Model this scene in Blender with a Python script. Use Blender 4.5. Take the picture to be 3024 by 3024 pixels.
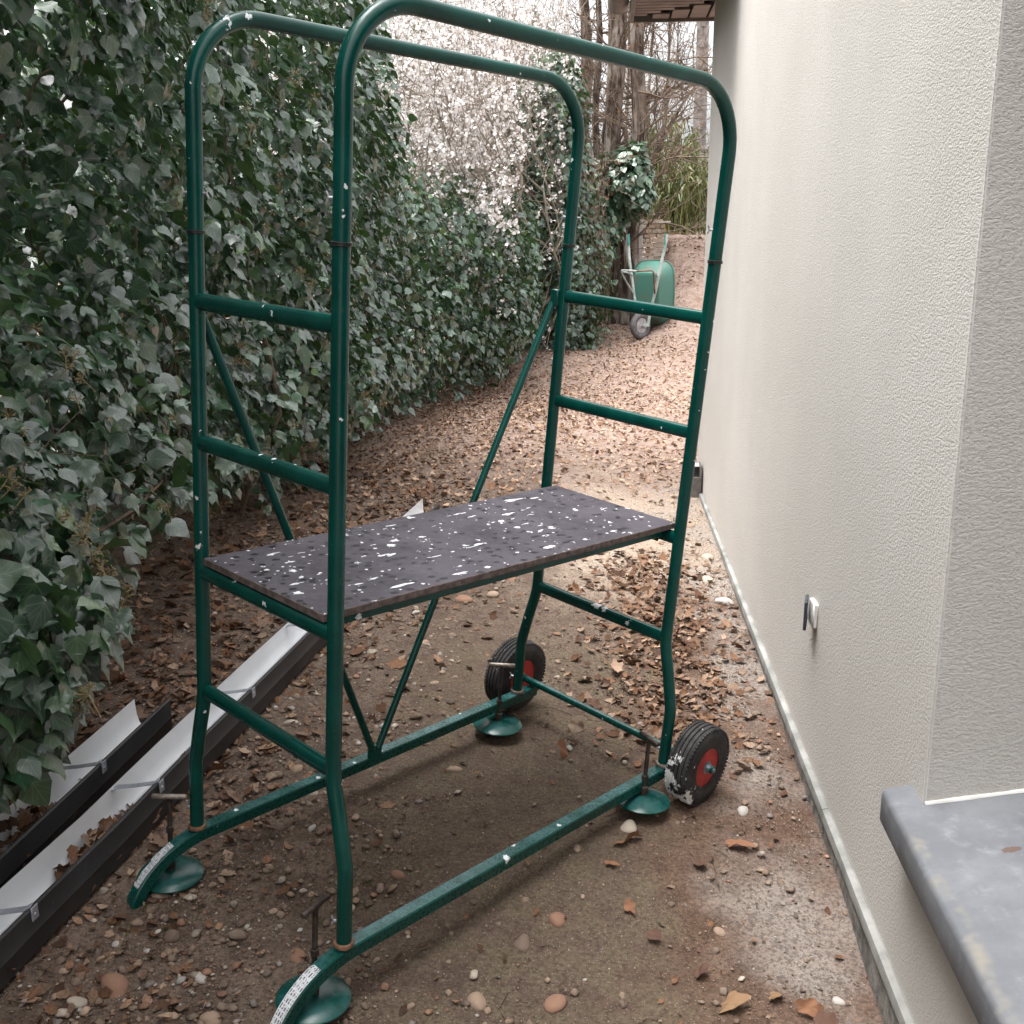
import bpy, math
import numpy as np
from mathutils import Matrix, Vector

for o in list(bpy.data.objects):
    bpy.data.objects.remove(o)
sc = bpy.context.scene
COL = sc.collection
RNG = np.random.default_rng(7)

# ------------------------------------------------------------------ camera
CAM_POS = np.array([0.0, 0.0, 1.70])
CAM_R = np.array([[0.996711, -0.079659, -0.014914],      # columns: right, forward, up
                  [0.080889, 0.966463, 0.243733],
                  [-0.005002, -0.244137, 0.969728]])
cam = bpy.data.cameras.new('camera')
cam.sensor_fit = 'HORIZONTAL'
cam.sensor_width = 36.0
cam.lens = 37.3293
cam.clip_start = 0.05
cam.clip_end = 900.0
cam_o = bpy.data.objects.new('camera', cam)
COL.objects.link(cam_o)
cm = Matrix.Identity(4)
for i in range(3):
    cm[i][0] = CAM_R[i][0]
    cm[i][1] = CAM_R[i][2]
    cm[i][2] = -CAM_R[i][1]
    cm[i][3] = CAM_POS[i]
cam_o.matrix_world = cm
sc.camera = cam_o

# ------------------------------------------------------------------ light
SUN_EL, SUN_AZ = 74.0, 258.0
w = bpy.data.worlds.new('World')
sc.world = w
w.use_nodes = True
wn, wl = w.node_tree.nodes, w.node_tree.links
wn.clear()
sky = wn.new('ShaderNodeTexSky')
sky.sky_type = 'NISHITA'
sky.sun_disc = False
sky.sun_elevation = math.radians(SUN_EL)
sky.sun_rotation = math.radians(SUN_AZ)
sky.air_density = 1.0
sky.dust_density = 8.0
sky.ozone_density = 1.0
hs = wn.new('ShaderNodeHueSaturation')
hs.inputs['Saturation'].default_value = 0.10
bg = wn.new('ShaderNodeBackground')
bg.inputs['Strength'].default_value = 0.15
wo = wn.new('ShaderNodeOutputWorld')
wl.new(sky.outputs[0], hs.inputs['Color'])
wl.new(hs.outputs[0], bg.inputs['Color'])
wl.new(bg.outputs[0], wo.inputs['Surface'])

sun = bpy.data.lights.new('sun', 'SUN')
sun.energy = 0.7
sun.angle = math.radians(50)
sun.color = (1.0, 0.985, 0.965)
sun_o = bpy.data.objects.new('sun', sun)
COL.objects.link(sun_o)
# the lamp shines along -Z; Nishita rotation is measured from +Y towards +X
az, el = math.radians(SUN_AZ), math.radians(SUN_EL)
sd = Vector((math.sin(az) * math.cos(el), math.cos(az) * math.cos(el), math.sin(el)))
sun_o.rotation_euler = sd.to_track_quat('Z', 'Y').to_euler()

sc.view_settings.view_transform = 'Standard'
sc.view_settings.look = 'None'
sc.view_settings.exposure = 1.95
sc.view_settings.gamma = 1.0
sc.view_settings.use_curve_mapping = False
sc.render.engine = 'CYCLES'
sc.cycles.max_bounces = 6
sc.cycles.diffuse_bounces = 3
sc.cycles.glossy_bounces = 3
sc.cycles.transparent_max_bounces = 8

# ------------------------------------------------------------------ helpers
def smooth(t):
    t = np.clip(t, 0.0, 1.0)
    return t * t * (3 - 2 * t)

_perm = np.random.default_rng(3).random((257, 257))
def vnoise(x, y):
    x = np.asarray(x, float); y = np.asarray(y, float)
    xi = np.floor(x).astype(int); yi = np.floor(y).astype(int)
    fx = smooth(x - xi); fy = smooth(y - yi)
    a = _perm[xi % 256, yi % 256]; b = _perm[(xi + 1) % 256, yi % 256]
    c = _perm[xi % 256, (yi + 1) % 256]; d = _perm[(xi + 1) % 256, (yi + 1) % 256]
    return (a * (1 - fx) + b * fx) * (1 - fy) + (c * (1 - fx) + d * fx) * fy
def fbm(x, y, n=4):
    s = 0; a = 0.5; t = 0
    for i in range(n):
        s = s + a * vnoise(x * 2 ** i + 17.3 * i, y * 2 ** i + 5.1 * i); t += a; a *= 0.5
    return s / t

def ground_z(x, y):
    x = np.asarray(x, float); y = np.asarray(y, float)
    xc = np.clip(x, -2.6, 1.2)
    lat = 1 - smooth((y - 6) / 8)
    z = -0.012 - 0.0756 * (xc * lat + 0.4 * (1 - lat)) + 0.0181 * np.minimum(y, 7.0)
    z = z - 0.034 * smooth((2.75 - y) / 0.5) * smooth((x + 1.27) / 0.14)
    t = np.clip(y - 7, 0, 8)
    z = z + 0.0053 * t * t + 0.085 * np.clip(y - 15, 0, 3)
    z = z + 1.15 * smooth((x - 0.5) / 0.62) * smooth((y - 14.0) / 3.6)
    return z

class MB:
    """collects vertices and faces (with material slot and tint), then builds one mesh"""
    def __init__(self):
        self.v = []; self.f = []; self.m = []; self.n = 0; self.uv = {}
    def add(self, V, F, m=0):
        V = np.asarray(V, float)
        self.v.append(V)
        for f in F:
            self.f.append([i + self.n for i in f]); self.m.append(m)
        self.n += len(V)
        return self
    def box(self, c, s, R=None, m=0):
        s = np.asarray(s, float) / 2
        V = np.array([[x, y, z] for x in (-1, 1) for y in (-1, 1) for z in (-1, 1)], float) * s
        if R is not None: V = V @ np.asarray(R).T
        V = V + np.asarray(c, float)
        return self.add(V, [(0, 1, 3, 2), (4, 6, 7, 5), (0, 4, 5, 1), (2, 3, 7, 6), (0, 2, 6, 4), (1, 5, 7, 3)], m)
    def bbox(self, c, s, b=0.003, R=None, m=0):
        """box with chamfered edges"""
        s = np.asarray(s, float) / 2
        V = []; idx = {}
        for x in (-1, 1):
            for y in (-1, 1):
                for z in (-1, 1):
                    for a in range(3):
                        p = np.array([x, y, z], float) * (s - b)
                        p[a] = (x, y, z)[a] * s[a]
                        idx[(x, y, z, a)] = len(V); V.append(p)
        F = []
        for a in range(3):
            o1, o2 = [i for i in range(3) if i != a]
            for sg in (-1, 1):
                q = []
                for (p1, p2) in ((-1, -1), (1, -1), (1, 1), (-1, 1)):
                    k = [0, 0, 0]; k[a] = sg; k[o1] = p1; k[o2] = p2
                    q.append(idx[(k[0], k[1], k[2], a)])
                F.append(q)
        for a in range(3):
            o1, o2 = [i for i in range(3) if i != a]
            for s1 in (-1, 1):
                for s2 in (-1, 1):
                    def K(e, ax):
                        k = [0, 0, 0]; k[a] = e; k[o1] = s1; k[o2] = s2
                        return idx[(k[0], k[1], k[2], ax)]
                    F.append([K(-1, o1), K(1, o1), K(1, o2), K(-1, o2)])
        for x in (-1, 1):
            for y in (-1, 1):
                for z in (-1, 1):
                    F.append([idx[(x, y, z, a)] for a in range(3)])
        V = np.array(V)
        if R is not None: V = V @ np.asarray(R).T
        V = V + np.asarray(c, float)
        # orient outward
        cc = np.asarray(c, float); G = []
        for f in F:
            p = V[f]; nn = np.cross(p[1] - p[0], p[2] - p[0])
            G.append(f if nn @ (p.mean(0) - cc) > 0 else f[::-1])
        return self.add(V, G, m)
    def sweep(self, path, prof, up=(0, 0, 1), caps=True, m=0, closed=True, scales=None):
        """profile points (a along side, b along up) swept along a path"""
        P = np.asarray(path, float); prof = np.asarray(prof, float); n = len(prof)
        T = np.gradient(P, axis=0)
        T /= np.linalg.norm(T, axis=1)[:, None] + 1e-12
        U = np.asarray(up, float); V = []
        side = None
        for i in range(len(P)):
            if side is None:
                u0 = U if abs(T[i] @ U) < 0.95 else np.array([1.0, 0, 0])
                side = np.cross(T[i], u0)
            else:
                side = side - T[i] * (side @ T[i])
            side = side / np.linalg.norm(side)
            upv = np.cross(side, T[i])
            k = 1.0 if scales is None else scales[i]
            V.append(P[i] + k * (prof[:, :1] * side + prof[:, 1:2] * upv))
        V = np.concatenate(V); F = []
        e = n if closed else n - 1
        for i in range(len(P) - 1):
            for j in range(e):
                a = i * n + j; b = i * n + (j + 1) % n
                F.append((a, b, b + n, a + n))
        if caps and closed:
            F.append(list(range(n))[::-1]); F.append([(len(P) - 1) * n + j for j in range(n)])
        return self.add(V, F, m)
    def tube(self, path, r, seg=16, m=0, caps=True, scales=None):
        a = np.arange(seg) / seg * 2 * np.pi
        return self.sweep(path, np.stack([r * np.cos(a), r * np.sin(a)], 1), caps=caps, m=m, scales=scales)
    def lathe(self, prof, c, axis, seg=32, m=0):
        """prof: (distance along axis, radius) list"""
        ax = np.asarray(axis, float); ax /= np.linalg.norm(ax)
        t = np.array([0, 0, 1.0]) if abs(ax[2]) < 0.9 else np.array([1.0, 0, 0])
        a1 = np.cross(ax, t); a1 /= np.linalg.norm(a1); a2 = np.cross(ax, a1)
        an = np.arange(seg) / seg * 2 * np.pi
        V = []
        for h, r in prof:
            V.append(np.asarray(c, float) + h * ax + r * (np.cos(an)[:, None] * a1 + np.sin(an)[:, None] * a2))
        F = []
        for i in range(len(prof) - 1):
            for j in range(seg):
                a = i * seg + j; b = i * seg + (j + 1) % seg
                F.append((a, b, b + seg, a + seg))
        F.append(list(range(seg))[::-1]); F.append([(len(prof) - 1) * seg + j for j in range(seg)])
        return self.add(np.concatenate(V), F, m)
    def build(self, name, mats, parent=None, smooth_sh=True, angle=40, fn=None):
        V = np.concatenate(self.v)
        if fn is not None: V = fn(V)
        me = bpy.data.meshes.new(name)
        me.from_pydata(V.tolist(), [], self.f)
        if not isinstance(mats, (list, tuple)): mats = [mats]
        for k in mats: me.materials.append(k)
        if len(mats) > 1: me.polygons.foreach_set('material_index', self.m)
        if smooth_sh:
            me.polygons.foreach_set('use_smooth', [True] * len(self.f))
            try: me.set_sharp_from_angle(angle=math.radians(angle))
            except Exception: pass
        me.update()
        o = bpy.data.objects.new(name, me)
        COL.objects.link(o)
        if parent is not None: o.parent = parent
        return o

def tri_mesh(name, V, F, mat, tint=None, uv=None, sm=True):
    """large meshes: V (n,3), F (m,3|4) int, tint (n,3) per vertex, uv (n,2) per vertex"""
    me = bpy.data.meshes.new(name)
    V = np.ascontiguousarray(V, np.float32); F = np.ascontiguousarray(F, np.int32)
    k = F.shape[1]
    me.vertices.add(len(V)); me.vertices.foreach_set('co', V.ravel())
    me.loops.add(F.size); me.loops.foreach_set('vertex_index', F.ravel())
    me.polygons.add(len(F))
    me.polygons.foreach_set('loop_start', np.arange(len(F), dtype=np.int32) * k)
    me.polygons.foreach_set('loop_total', np.full(len(F), k, np.int32))
    if sm: me.polygons.foreach_set('use_smooth', np.ones(len(F), bool))
    if tint is not None:
        a = me.attributes.new('tint', 'FLOAT_COLOR', 'POINT')
        c = np.ones((len(V), 4), np.float32); c[:, :3] = tint
        a.data.foreach_set('color', c.ravel())
    if uv is not None:
        l = me.uv_layers.new(name='uv')
        l.data.foreach_set('uv', np.ascontiguousarray(uv[F.ravel()], np.float32).ravel())
    me.materials.append(mat)
    me.update(); me.validate()
    return me
def link(name, me, parent=None, loc=None):
    o = bpy.data.objects.new(name, me); COL.objects.link(o)
    if parent is not None: o.parent = parent
    if loc is not None: o.location = loc
    return o
def empty(name, loc=(0, 0, 0), rz=0.0, parent=None):
    o = bpy.data.objects.new(name, None); COL.objects.link(o)
    o.location = loc; o.rotation_euler = (0, 0, rz); o.empty_display_size = 0.1
    if parent is not None: o.parent = parent
    return o
def tag(o, label, cat, group=None):
    o['label'] = label; o['category'] = cat
    if group: o['group'] = group
    return o
def kind(o, k):
    o['kind'] = k; return o

def rot_from(nrm, tip):
    """stack of rotation matrices with columns (x, y=tip, z=normal)"""
    z = nrm / (np.linalg.norm(nrm, axis=1)[:, None] + 1e-9)
    y = tip - z * np.sum(tip * z, axis=1)[:, None]
    y /= np.linalg.norm(y, axis=1)[:, None] + 1e-9
    x = np.cross(y, z)
    return np.stack([x, y, z], axis=2)
def scatter(T, TF, C, R, S, tint=None, tuv=None):
    """copies of template T (k,3), faces TF at C with rotation R (n,3,3) and scale S (n,) or (n,3)"""
    n, k = len(C), len(T)
    S = np.asarray(S, float)
    Ts = T[None] * (S[:, None, None] if S.ndim == 1 else S[:, None, :])
    V = np.einsum('nij,nkj->nki', R, Ts) + C[:, None, :]
    F = (TF[None] + (np.arange(n) * k)[:, None, None]).reshape(-1, TF.shape[1])
    out = [V.reshape(-1, 3), F]
    out.append(None if tint is None else np.repeat(tint, k, axis=0))
    out.append(None if tuv is None else np.tile(tuv, (n, 1)))
    return out
def joined(name, chunks, mat, parent=None, sm=True):
    V = []; F = []; T = []; U = []; n = 0
    for v, f, t, u in chunks:
        V.append(v); F.append(f + n); n += len(v)
        if t is not None: T.append(t)
        if u is not None: U.append(u)
    me = tri_mesh(name, np.concatenate(V), np.concatenate(F), mat,
                  np.concatenate(T) if T else None, np.concatenate(U) if U else None, sm)
    return link(name, me, parent)

# ------------------------------------------------------------------ materials
class NT:
    def __init__(self, name):
        self.mat = bpy.data.materials.new(name); self.mat.use_nodes = True
        self.t = self.mat.node_tree; self.t.nodes.clear()
        self.out = self.n('ShaderNodeOutputMaterial')
        self.b = self.n('ShaderNodeBsdfPrincipled')
        self.t.links.new(self.b.outputs[0], self.out.inputs[0])
    def n(self, ty, **kw):
        nd = self.t.nodes.new(ty)
        for k, v in kw.items(): setattr(nd, k, v)
        return nd
    def l(self, a, b): self.t.links.new(a, b)
    def setv(self, sock, v):
        if isinstance(v, bpy.types.NodeSocket): self.l(v, sock)
        else: sock.default_value = v
    def coord(self, kind_='Object', scale=None):
        c = self.n('ShaderNodeTexCoord').outputs[kind_]
        if scale is not None:
            m = self.n('ShaderNodeMapping'); m.inputs['Scale'].default_value = scale
            self.l(c, m.inputs[0]); c = m.outputs[0]
        return c
    def noise(self, vec, scale, detail=4, rough=0.55, dist=0.0):
        nd = self.n('ShaderNodeTexNoise'); nd.inputs['Scale'].default_value = scale
        nd.inputs['Detail'].default_value = detail; nd.inputs['Roughness'].default_value = rough
        nd.inputs['Distortion'].default_value = dist
        self.l(vec, nd.inputs['Vector']); return nd
    def vor(self, vec, scale, feature='F1', rnd=1.0):
        nd = self.n('ShaderNodeTexVoronoi'); nd.feature = feature
        nd.inputs['Scale'].default_value = scale; nd.inputs['Randomness'].default_value = rnd
        self.l(vec, nd.inputs['Vector']); return nd
    def math(self, op, a, b=0.5, clamp=False):
        nd = self.n('ShaderNodeMath', operation=op); nd.use_clamp = clamp
        self.setv(nd.inputs[0], a); self.setv(nd.inputs[1], b); return nd.outputs[0]
    def ramp(self, fac, lo, hi):
        nd = self.n('ShaderNodeMapRange'); nd.interpolation_type = 'SMOOTHSTEP'
        self.setv(nd.inputs['Value'], fac); nd.inputs['From Min'].default_value = lo; nd.inputs['From Max'].default_value = hi
        return nd.outputs['Result']
    def mix(self, fac, a, b, mode='MIX'):
        nd = self.n('ShaderNodeMix'); nd.data_type = 'RGBA'; nd.blend_type = mode
        self.setv(nd.inputs[0], fac)
        for s, v in ((nd.inputs[6], a), (nd.inputs[7], b)):
            if isinstance(v, bpy.types.NodeSocket): self.l(v, s)
            else: s.default_value = (*v, 1) if len(v) == 3 else v
        return nd.outputs[2]
    def bump(self, h, strength=0.3, dist=0.01, normal=None):
        nd = self.n('ShaderNodeBump'); nd.inputs['Strength'].default_value = strength
        nd.inputs['Distance'].default_value = dist
        self.l(h, nd.inputs['Height'])
        if normal is not None: self.l(normal, nd.inputs['Normal'])
        return nd.outputs[0]
    def done(self, color=None, rough=None, metal=None, normal=None, spec=None):
        if color is not None:
            if isinstance(color, bpy.types.NodeSocket): self.l(color, self.b.inputs['Base Color'])
            else: self.b.inputs['Base Color'].default_value = (*color, 1)
        if rough is not None: self.setv(self.b.inputs['Roughness'], rough)
        if metal is not None: self.setv(self.b.inputs['Metallic'], metal)
        if spec is not None: self.setv(self.b.inputs['Specular IOR Level'], spec)
        if normal is not None: self.l(normal, self.b.inputs['Normal'])
        return self.mat

def simple(name, col, rough=0.6, metal=0.0, var=0.25, scale=20, bump=0.0, spec=0.5, col2=None, bscale=None):
    t = NT(name); c = t.coord('Object')
    nz = t.noise(c, scale)
    c2 = col2 if col2 is not None else tuple(min(1, k * (1 + var)) for k in col)
    c1 = tuple(k * (1 - var) for k in col)
    cc = t.mix(t.ramp(nz.outputs['Fac'], 0.3, 0.7), c1, c2)
    nm = None
    if bump: nm = t.bump(t.noise(c, bscale or scale * 4).outputs['Fac'], bump, 0.004)
    return t.done(cc, rough, metal, nm, spec)

def green_paint(name, splash=(), dots=0.80, dotscale=46, wear=0.6, dust_sheen=0.0):
    """dark green gloss paint with white emulsion drips; splash: (x, y, z, r) in the scaffold's own frame"""
    t = NT(name); c = t.coord('Object')
    n1 = t.noise(c, 9, 3); n2 = t.noise(c, 120, 3)
    base = t.mix(t.ramp(n1.outputs['Fac'], 0.3, 0.75), (0.000, 0.042, 0.034), (0.001, 0.062, 0.050))
    base = t.mix(t.math('MULTIPLY', t.ramp(n2.outputs['Fac'], 0.62, 0.8), 0.35), base, (0.06, 0.14, 0.13))
    if dust_sheen:  # upward faces tinted bluish: sky sheen painted in along with the dust
        gs = t.n('ShaderNodeNewGeometry'); sx = t.n('ShaderNodeSeparateXYZ'); t.l(gs.outputs['Normal'], sx.inputs[0])
        n5 = t.noise(c, 16, 6, 0.65)
        upf = t.math('MULTIPLY', t.ramp(sx.outputs[2], 0.6, 0.95), t.ramp(n5.outputs['Fac'], 0.35, 0.75))
        base = t.mix(t.math('MULTIPLY', upf, dust_sheen), base, (0.07, 0.17, 0.18))
    v = t.vor(c, dotscale)
    sep = t.n('ShaderNodeSeparateColor'); t.l(v.outputs['Color'], sep.inputs[0])
    nd = t.noise(c, 160, 2)
    dist = t.math('ADD', v.outputs['Distance'], t.math('MULTIPLY', t.math('SUBTRACT', nd.outputs['Fac'], 0.5), 0.5))
    thr = t.math('MULTIPLY', t.math('POWER', sep.outputs[1], 2.0), 0.24)
    m = t.math('MULTIPLY', t.math('LESS_THAN', dist, thr), t.math('GREATER_THAN', sep.outputs[0], dots))
    n3 = t.noise(c, 60, 4, 0.7)
    for (x, y, z, r) in splash:
        r *= 0.8
        vm = t.n('ShaderNodeVectorMath', operation='DISTANCE')
        t.l(c, vm.inputs[0]); vm.inputs[1].default_value = (x, y, z)
        dd = t.math('ADD', vm.outputs['Value'], t.math('MULTIPLY', t.math('SUBTRACT', n3.outputs['Fac'], 0.36), 3.0 * r))
        m = t.math('MAXIMUM', m, t.math('LESS_THAN', dd, r))
    n4 = t.noise(c, 40, 5, 0.7)
    rust = t.math('MULTIPLY', t.math('GREATER_THAN', n4.outputs['Fac'], 0.735), wear)
    base = t.mix(rust, base, (0.16, 0.06, 0.025))
    colr = t.mix(m, base, (0.72, 0.74, 0.76))
    rg = t.math('ADD', t.math('MULTIPLY', m, 0.4), t.math('ADD', t.math('MULTIPLY', n2.outputs['Fac'], 0.10), 0.17 + 0.08 * dust_sheen))
    hb = t.math('ADD', t.math('MULTIPLY', m, 0.8), t.math('MULTIPLY', n1.outputs['Fac'], 0.15))
    return t.done(colr, rg, 0.0, t.bump(hb, 0.25, 0.002), 0.42)

def tint_mat(name, rough=0.85, var=0.25, scale=90, bump=0.3, spec=0.3, trans=0.0, bd=0.003):
    """base colour from each piece's own tint"""
    t = NT(name); a = t.n('ShaderNodeAttribute'); a.attribute_name = 'tint'
    c = t.coord('Object'); nz = t.noise(c, scale, 4)
    colr = t.mix(t.math('MULTIPLY', t.ramp(nz.outputs['Fac'], 0.3, 0.75), var * 2), a.outputs['Color'], (0, 0, 0))
    nm = t.bump(nz.outputs['Fac'], bump, bd) if bump else None
    m = t.done(colr, rough, 0, nm, spec)
    if trans:
        tr = t.n('ShaderNodeBsdfTranslucent'); t.l(a.outputs['Color'], tr.inputs[0])
        mx = t.n('ShaderNodeMixShader'); mx.inputs[0].default_value = trans
        t.l(t.b.outputs[0], mx.inputs[1]); t.l(tr.outputs[0], mx.inputs[2]); t.l(mx.outputs[0], t.out.inputs[0])
    return m

def ivy_mat(name):
    """waxy leaf with pale veins drawn from the leaf's own coordinates (u across, v along)"""
    t = NT(name); a = t.n('ShaderNodeAttribute'); a.attribute_name = 'tint'
    uv = t.n('ShaderNodeUVMap'); sp = t.n('ShaderNodeSeparateXYZ'); t.l(uv.outputs[0], sp.inputs[0])
    au = t.math('ABSOLUTE', t.math('SUBTRACT', sp.outputs[0], 0.5))
    veins = t.math('LESS_THAN', au, 0.014)
    for k in (0.7, 1.9):
        d = t.math('ABSOLUTE', t.math('SUBTRACT', t.math('SUBTRACT', sp.outputs[1], 0.08), t.math('MULTIPLY', au, k)))
        veins = t.math('MAXIMUM', veins, t.math('LESS_THAN', d, 0.018))
    d = t.math('ABSOLUTE', t.math('SUBTRACT', t.math('SUBTRACT', sp.outputs[1], 0.38), t.math('MULTIPLY', au, 1.5)))
    veins = t.math('MAXIMUM', veins, t.math('LESS_THAN', d, 0.013))
    nz = t.noise(t.coord('Object'), 70, 3)
    colr = t.mix(t.math('MULTIPLY', nz.outputs['Fac'], 0.45), a.outputs['Color'], (0.008, 0.022, 0.012))
    colr = t.mix(t.math('MULTIPLY', veins, 0.32), colr, (0.20, 0.27, 0.17))
    h = t.math('SUBTRACT', t.math('MULTIPLY', nz.outputs['Fac'], 0.6), t.math('MULTIPLY', veins, 0.6))
    geo = t.n('ShaderNodeNewGeometry')
    colr = t.mix(t.math('MULTIPLY', geo.outputs['Backfacing'], 0.55), colr, (0.10, 0.17, 0.07))
    m = t.done(colr, 0.30, 0, t.bump(h, 0.30, 0.004), 0.8)
    t.b.inputs['Coat Weight'].default_value = 0.40; t.b.inputs['Coat Roughness'].default_value = 0.24
    tr = t.n('ShaderNodeBsdfTranslucent'); tr.inputs[0].default_value = (0.08, 0.19, 0.02, 1)
    mx = t.n('ShaderNodeMixShader'); mx.inputs[0].default_value = 0.09
    t.l(t.b.outputs[0], mx.inputs[1]); t.l(tr.outputs[0], mx.inputs[2]); t.l(mx.outputs[0], t.out.inputs[0])
    return m

def stucco_mat():
    t = NT('stucco'); c = t.coord('Object')
    n1 = t.noise(t.coord('Object', (1, 0.8, 1.5)), 120, 3, 0.6, 0.4)
    n2 = t.noise(c, 1.1, 4); n3 = t.noise(c, 300, 2)
    v = t.noise(t.coord('Object', (1, 2.2, 0.12)), 1.6, 3)
    colr = t.mix(t.ramp(n2.outputs['Fac'], 0.3, 0.75), (0.52, 0.495, 0.462), (0.58, 0.552, 0.52))
    colr = t.mix(t.math('MULTIPLY', t.ramp(v.outputs['Fac'], 0.5, 0.8), 0.12), colr, (0.50, 0.485, 0.46))
    pit = t.ramp(n1.outputs['Fac'], 0.38, 0.60)
    colr = t.mix(t.math('MULTIPLY', t.math('SUBTRACT', 1.0, pit), 0.20), colr, (0.36, 0.325, 0.285))
    h = t.math('ADD', pit, t.math('MULTIPLY', n3.outputs['Fac'], 0.25))
    return t.done(colr, 0.92, 0, t.bump(h, 0.34, 0.0035), 0.15)

def ground_mat():
    t = NT('soil'); c = t.coord('Object')
    sp = t.n('ShaderNodeSeparateXYZ'); t.l(c, sp.inputs[0]); X, Y = sp.outputs[0], sp.outputs[1]
    big = t.noise(c, 2.2, 5); med = t.noise(c, 11, 5, 0.65); fine = t.noise(c, 90, 4, 0.7)
    soil = t.mix(t.ramp(med.outputs['Fac'], 0.3, 0.7), (0.098, 0.067, 0.051), (0.190, 0.139, 0.109))
    red = t.mix(t.ramp(med.outputs['Fac'], 0.3, 0.7), (0.085, 0.043, 0.026), (0.150, 0.083, 0.054))
    wob = t.math('MULTIPLY', t.math('SUBTRACT', big.outputs['Fac'], 0.5), 0.9)
    Xw = t.math('ADD', X, wob); Yw = t.math('ADD', Y, t.math('MULTIPLY', wob, 2.5))
    rf = t.math('MULTIPLY', t.ramp(Xw, 0.02, 0.38), 0.7)
    colr = t.mix(rf, soil, red)
    # moss film under and in front of the tower
    mx = t.math('MULTIPLY', t.ramp(Xw, -0.95, -0.45), t.math('SUBTRACT', 1.0, t.ramp(Xw, 0.05, 0.45)))
    my = t.math('SUBTRACT', 1.0, t.ramp(Yw, 3.6, 5.4))
    moss = t.math('MULTIPLY', t.math('MULTIPLY', mx, my), t.ramp(med.outputs['Fac'], 0.36, 0.66))
    colr = t.mix(t.math('MULTIPLY', moss, 0.5), colr, (0.078, 0.072, 0.030))
    # dry pale sandy patch on the path, reddish earth further on
    s1 = t.math('MULTIPLY', t.ramp(Yw, 4.4, 5.6), t.math('SUBTRACT', 1.0, t.ramp(Yw, 6.6, 8.0)))
    s1 = t.math('MULTIPLY', s1, t.ramp(Xw, -0.5, 0.1))
    colr = t.mix(t.math('MULTIPLY', s1, 0.75), colr, (0.47, 0.38, 0.30))
    s2 = t.ramp(Yw, 6.2, 9.0)
    pink = t.mix(t.ramp(med.outputs['Fac'], 0.35, 0.65), (0.29, 0.195, 0.155), (0.41, 0.315, 0.265))
    colr = t.mix(t.math('MULTIPLY', s2, 0.85), colr, pink)
    pv = t.math('MULTIPLY', t.ramp(Xw, 0.30, 0.60), t.math('SUBTRACT', 1.0, t.ramp(Y, 6.8, 7.6)))
    colr = t.mix(t.math('MULTIPLY', t.math('MULTIPLY', pv, t.ramp(big.outputs['Fac'], 0.30, 0.60)), 0.72), colr, (0.31, 0.275, 0.245))
    # grit
    v = t.vor(c, 210); sc_ = t.n('ShaderNodeSeparateColor'); t.l(v.outputs['Color'], sc_.inputs[0])
    gm = t.math('MULTIPLY', t.math('LESS_THAN', v.outputs['Distance'], 0.34), t.math('GREATER_THAN', sc_.outputs[0], 0.66))
    grit = t.mix(sc_.outputs[1], (0.12, 0.08, 0.055), (0.36, 0.30, 0.25))
    colr = t.mix(t.math('MULTIPLY', gm, 0.75), colr, grit)
    colr = t.mix(t.math('MULTIPLY', t.ramp(fine.outputs['Fac'], 0.42, 0.62), 0.55), colr, (0.035, 0.024, 0.018))
    h = t.math('ADD', t.math('MULTIPLY', fine.outputs['Fac'], 0.7), t.math('MULTIPLY', gm, 0.35))
    h = t.math('ADD', h, t.math('MULTIPLY', med.outputs['Fac'], 1.2))
    return t.done(colr, 0.93, 0, t.bump(h, 0.9, 0.012), 0.2)

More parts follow.
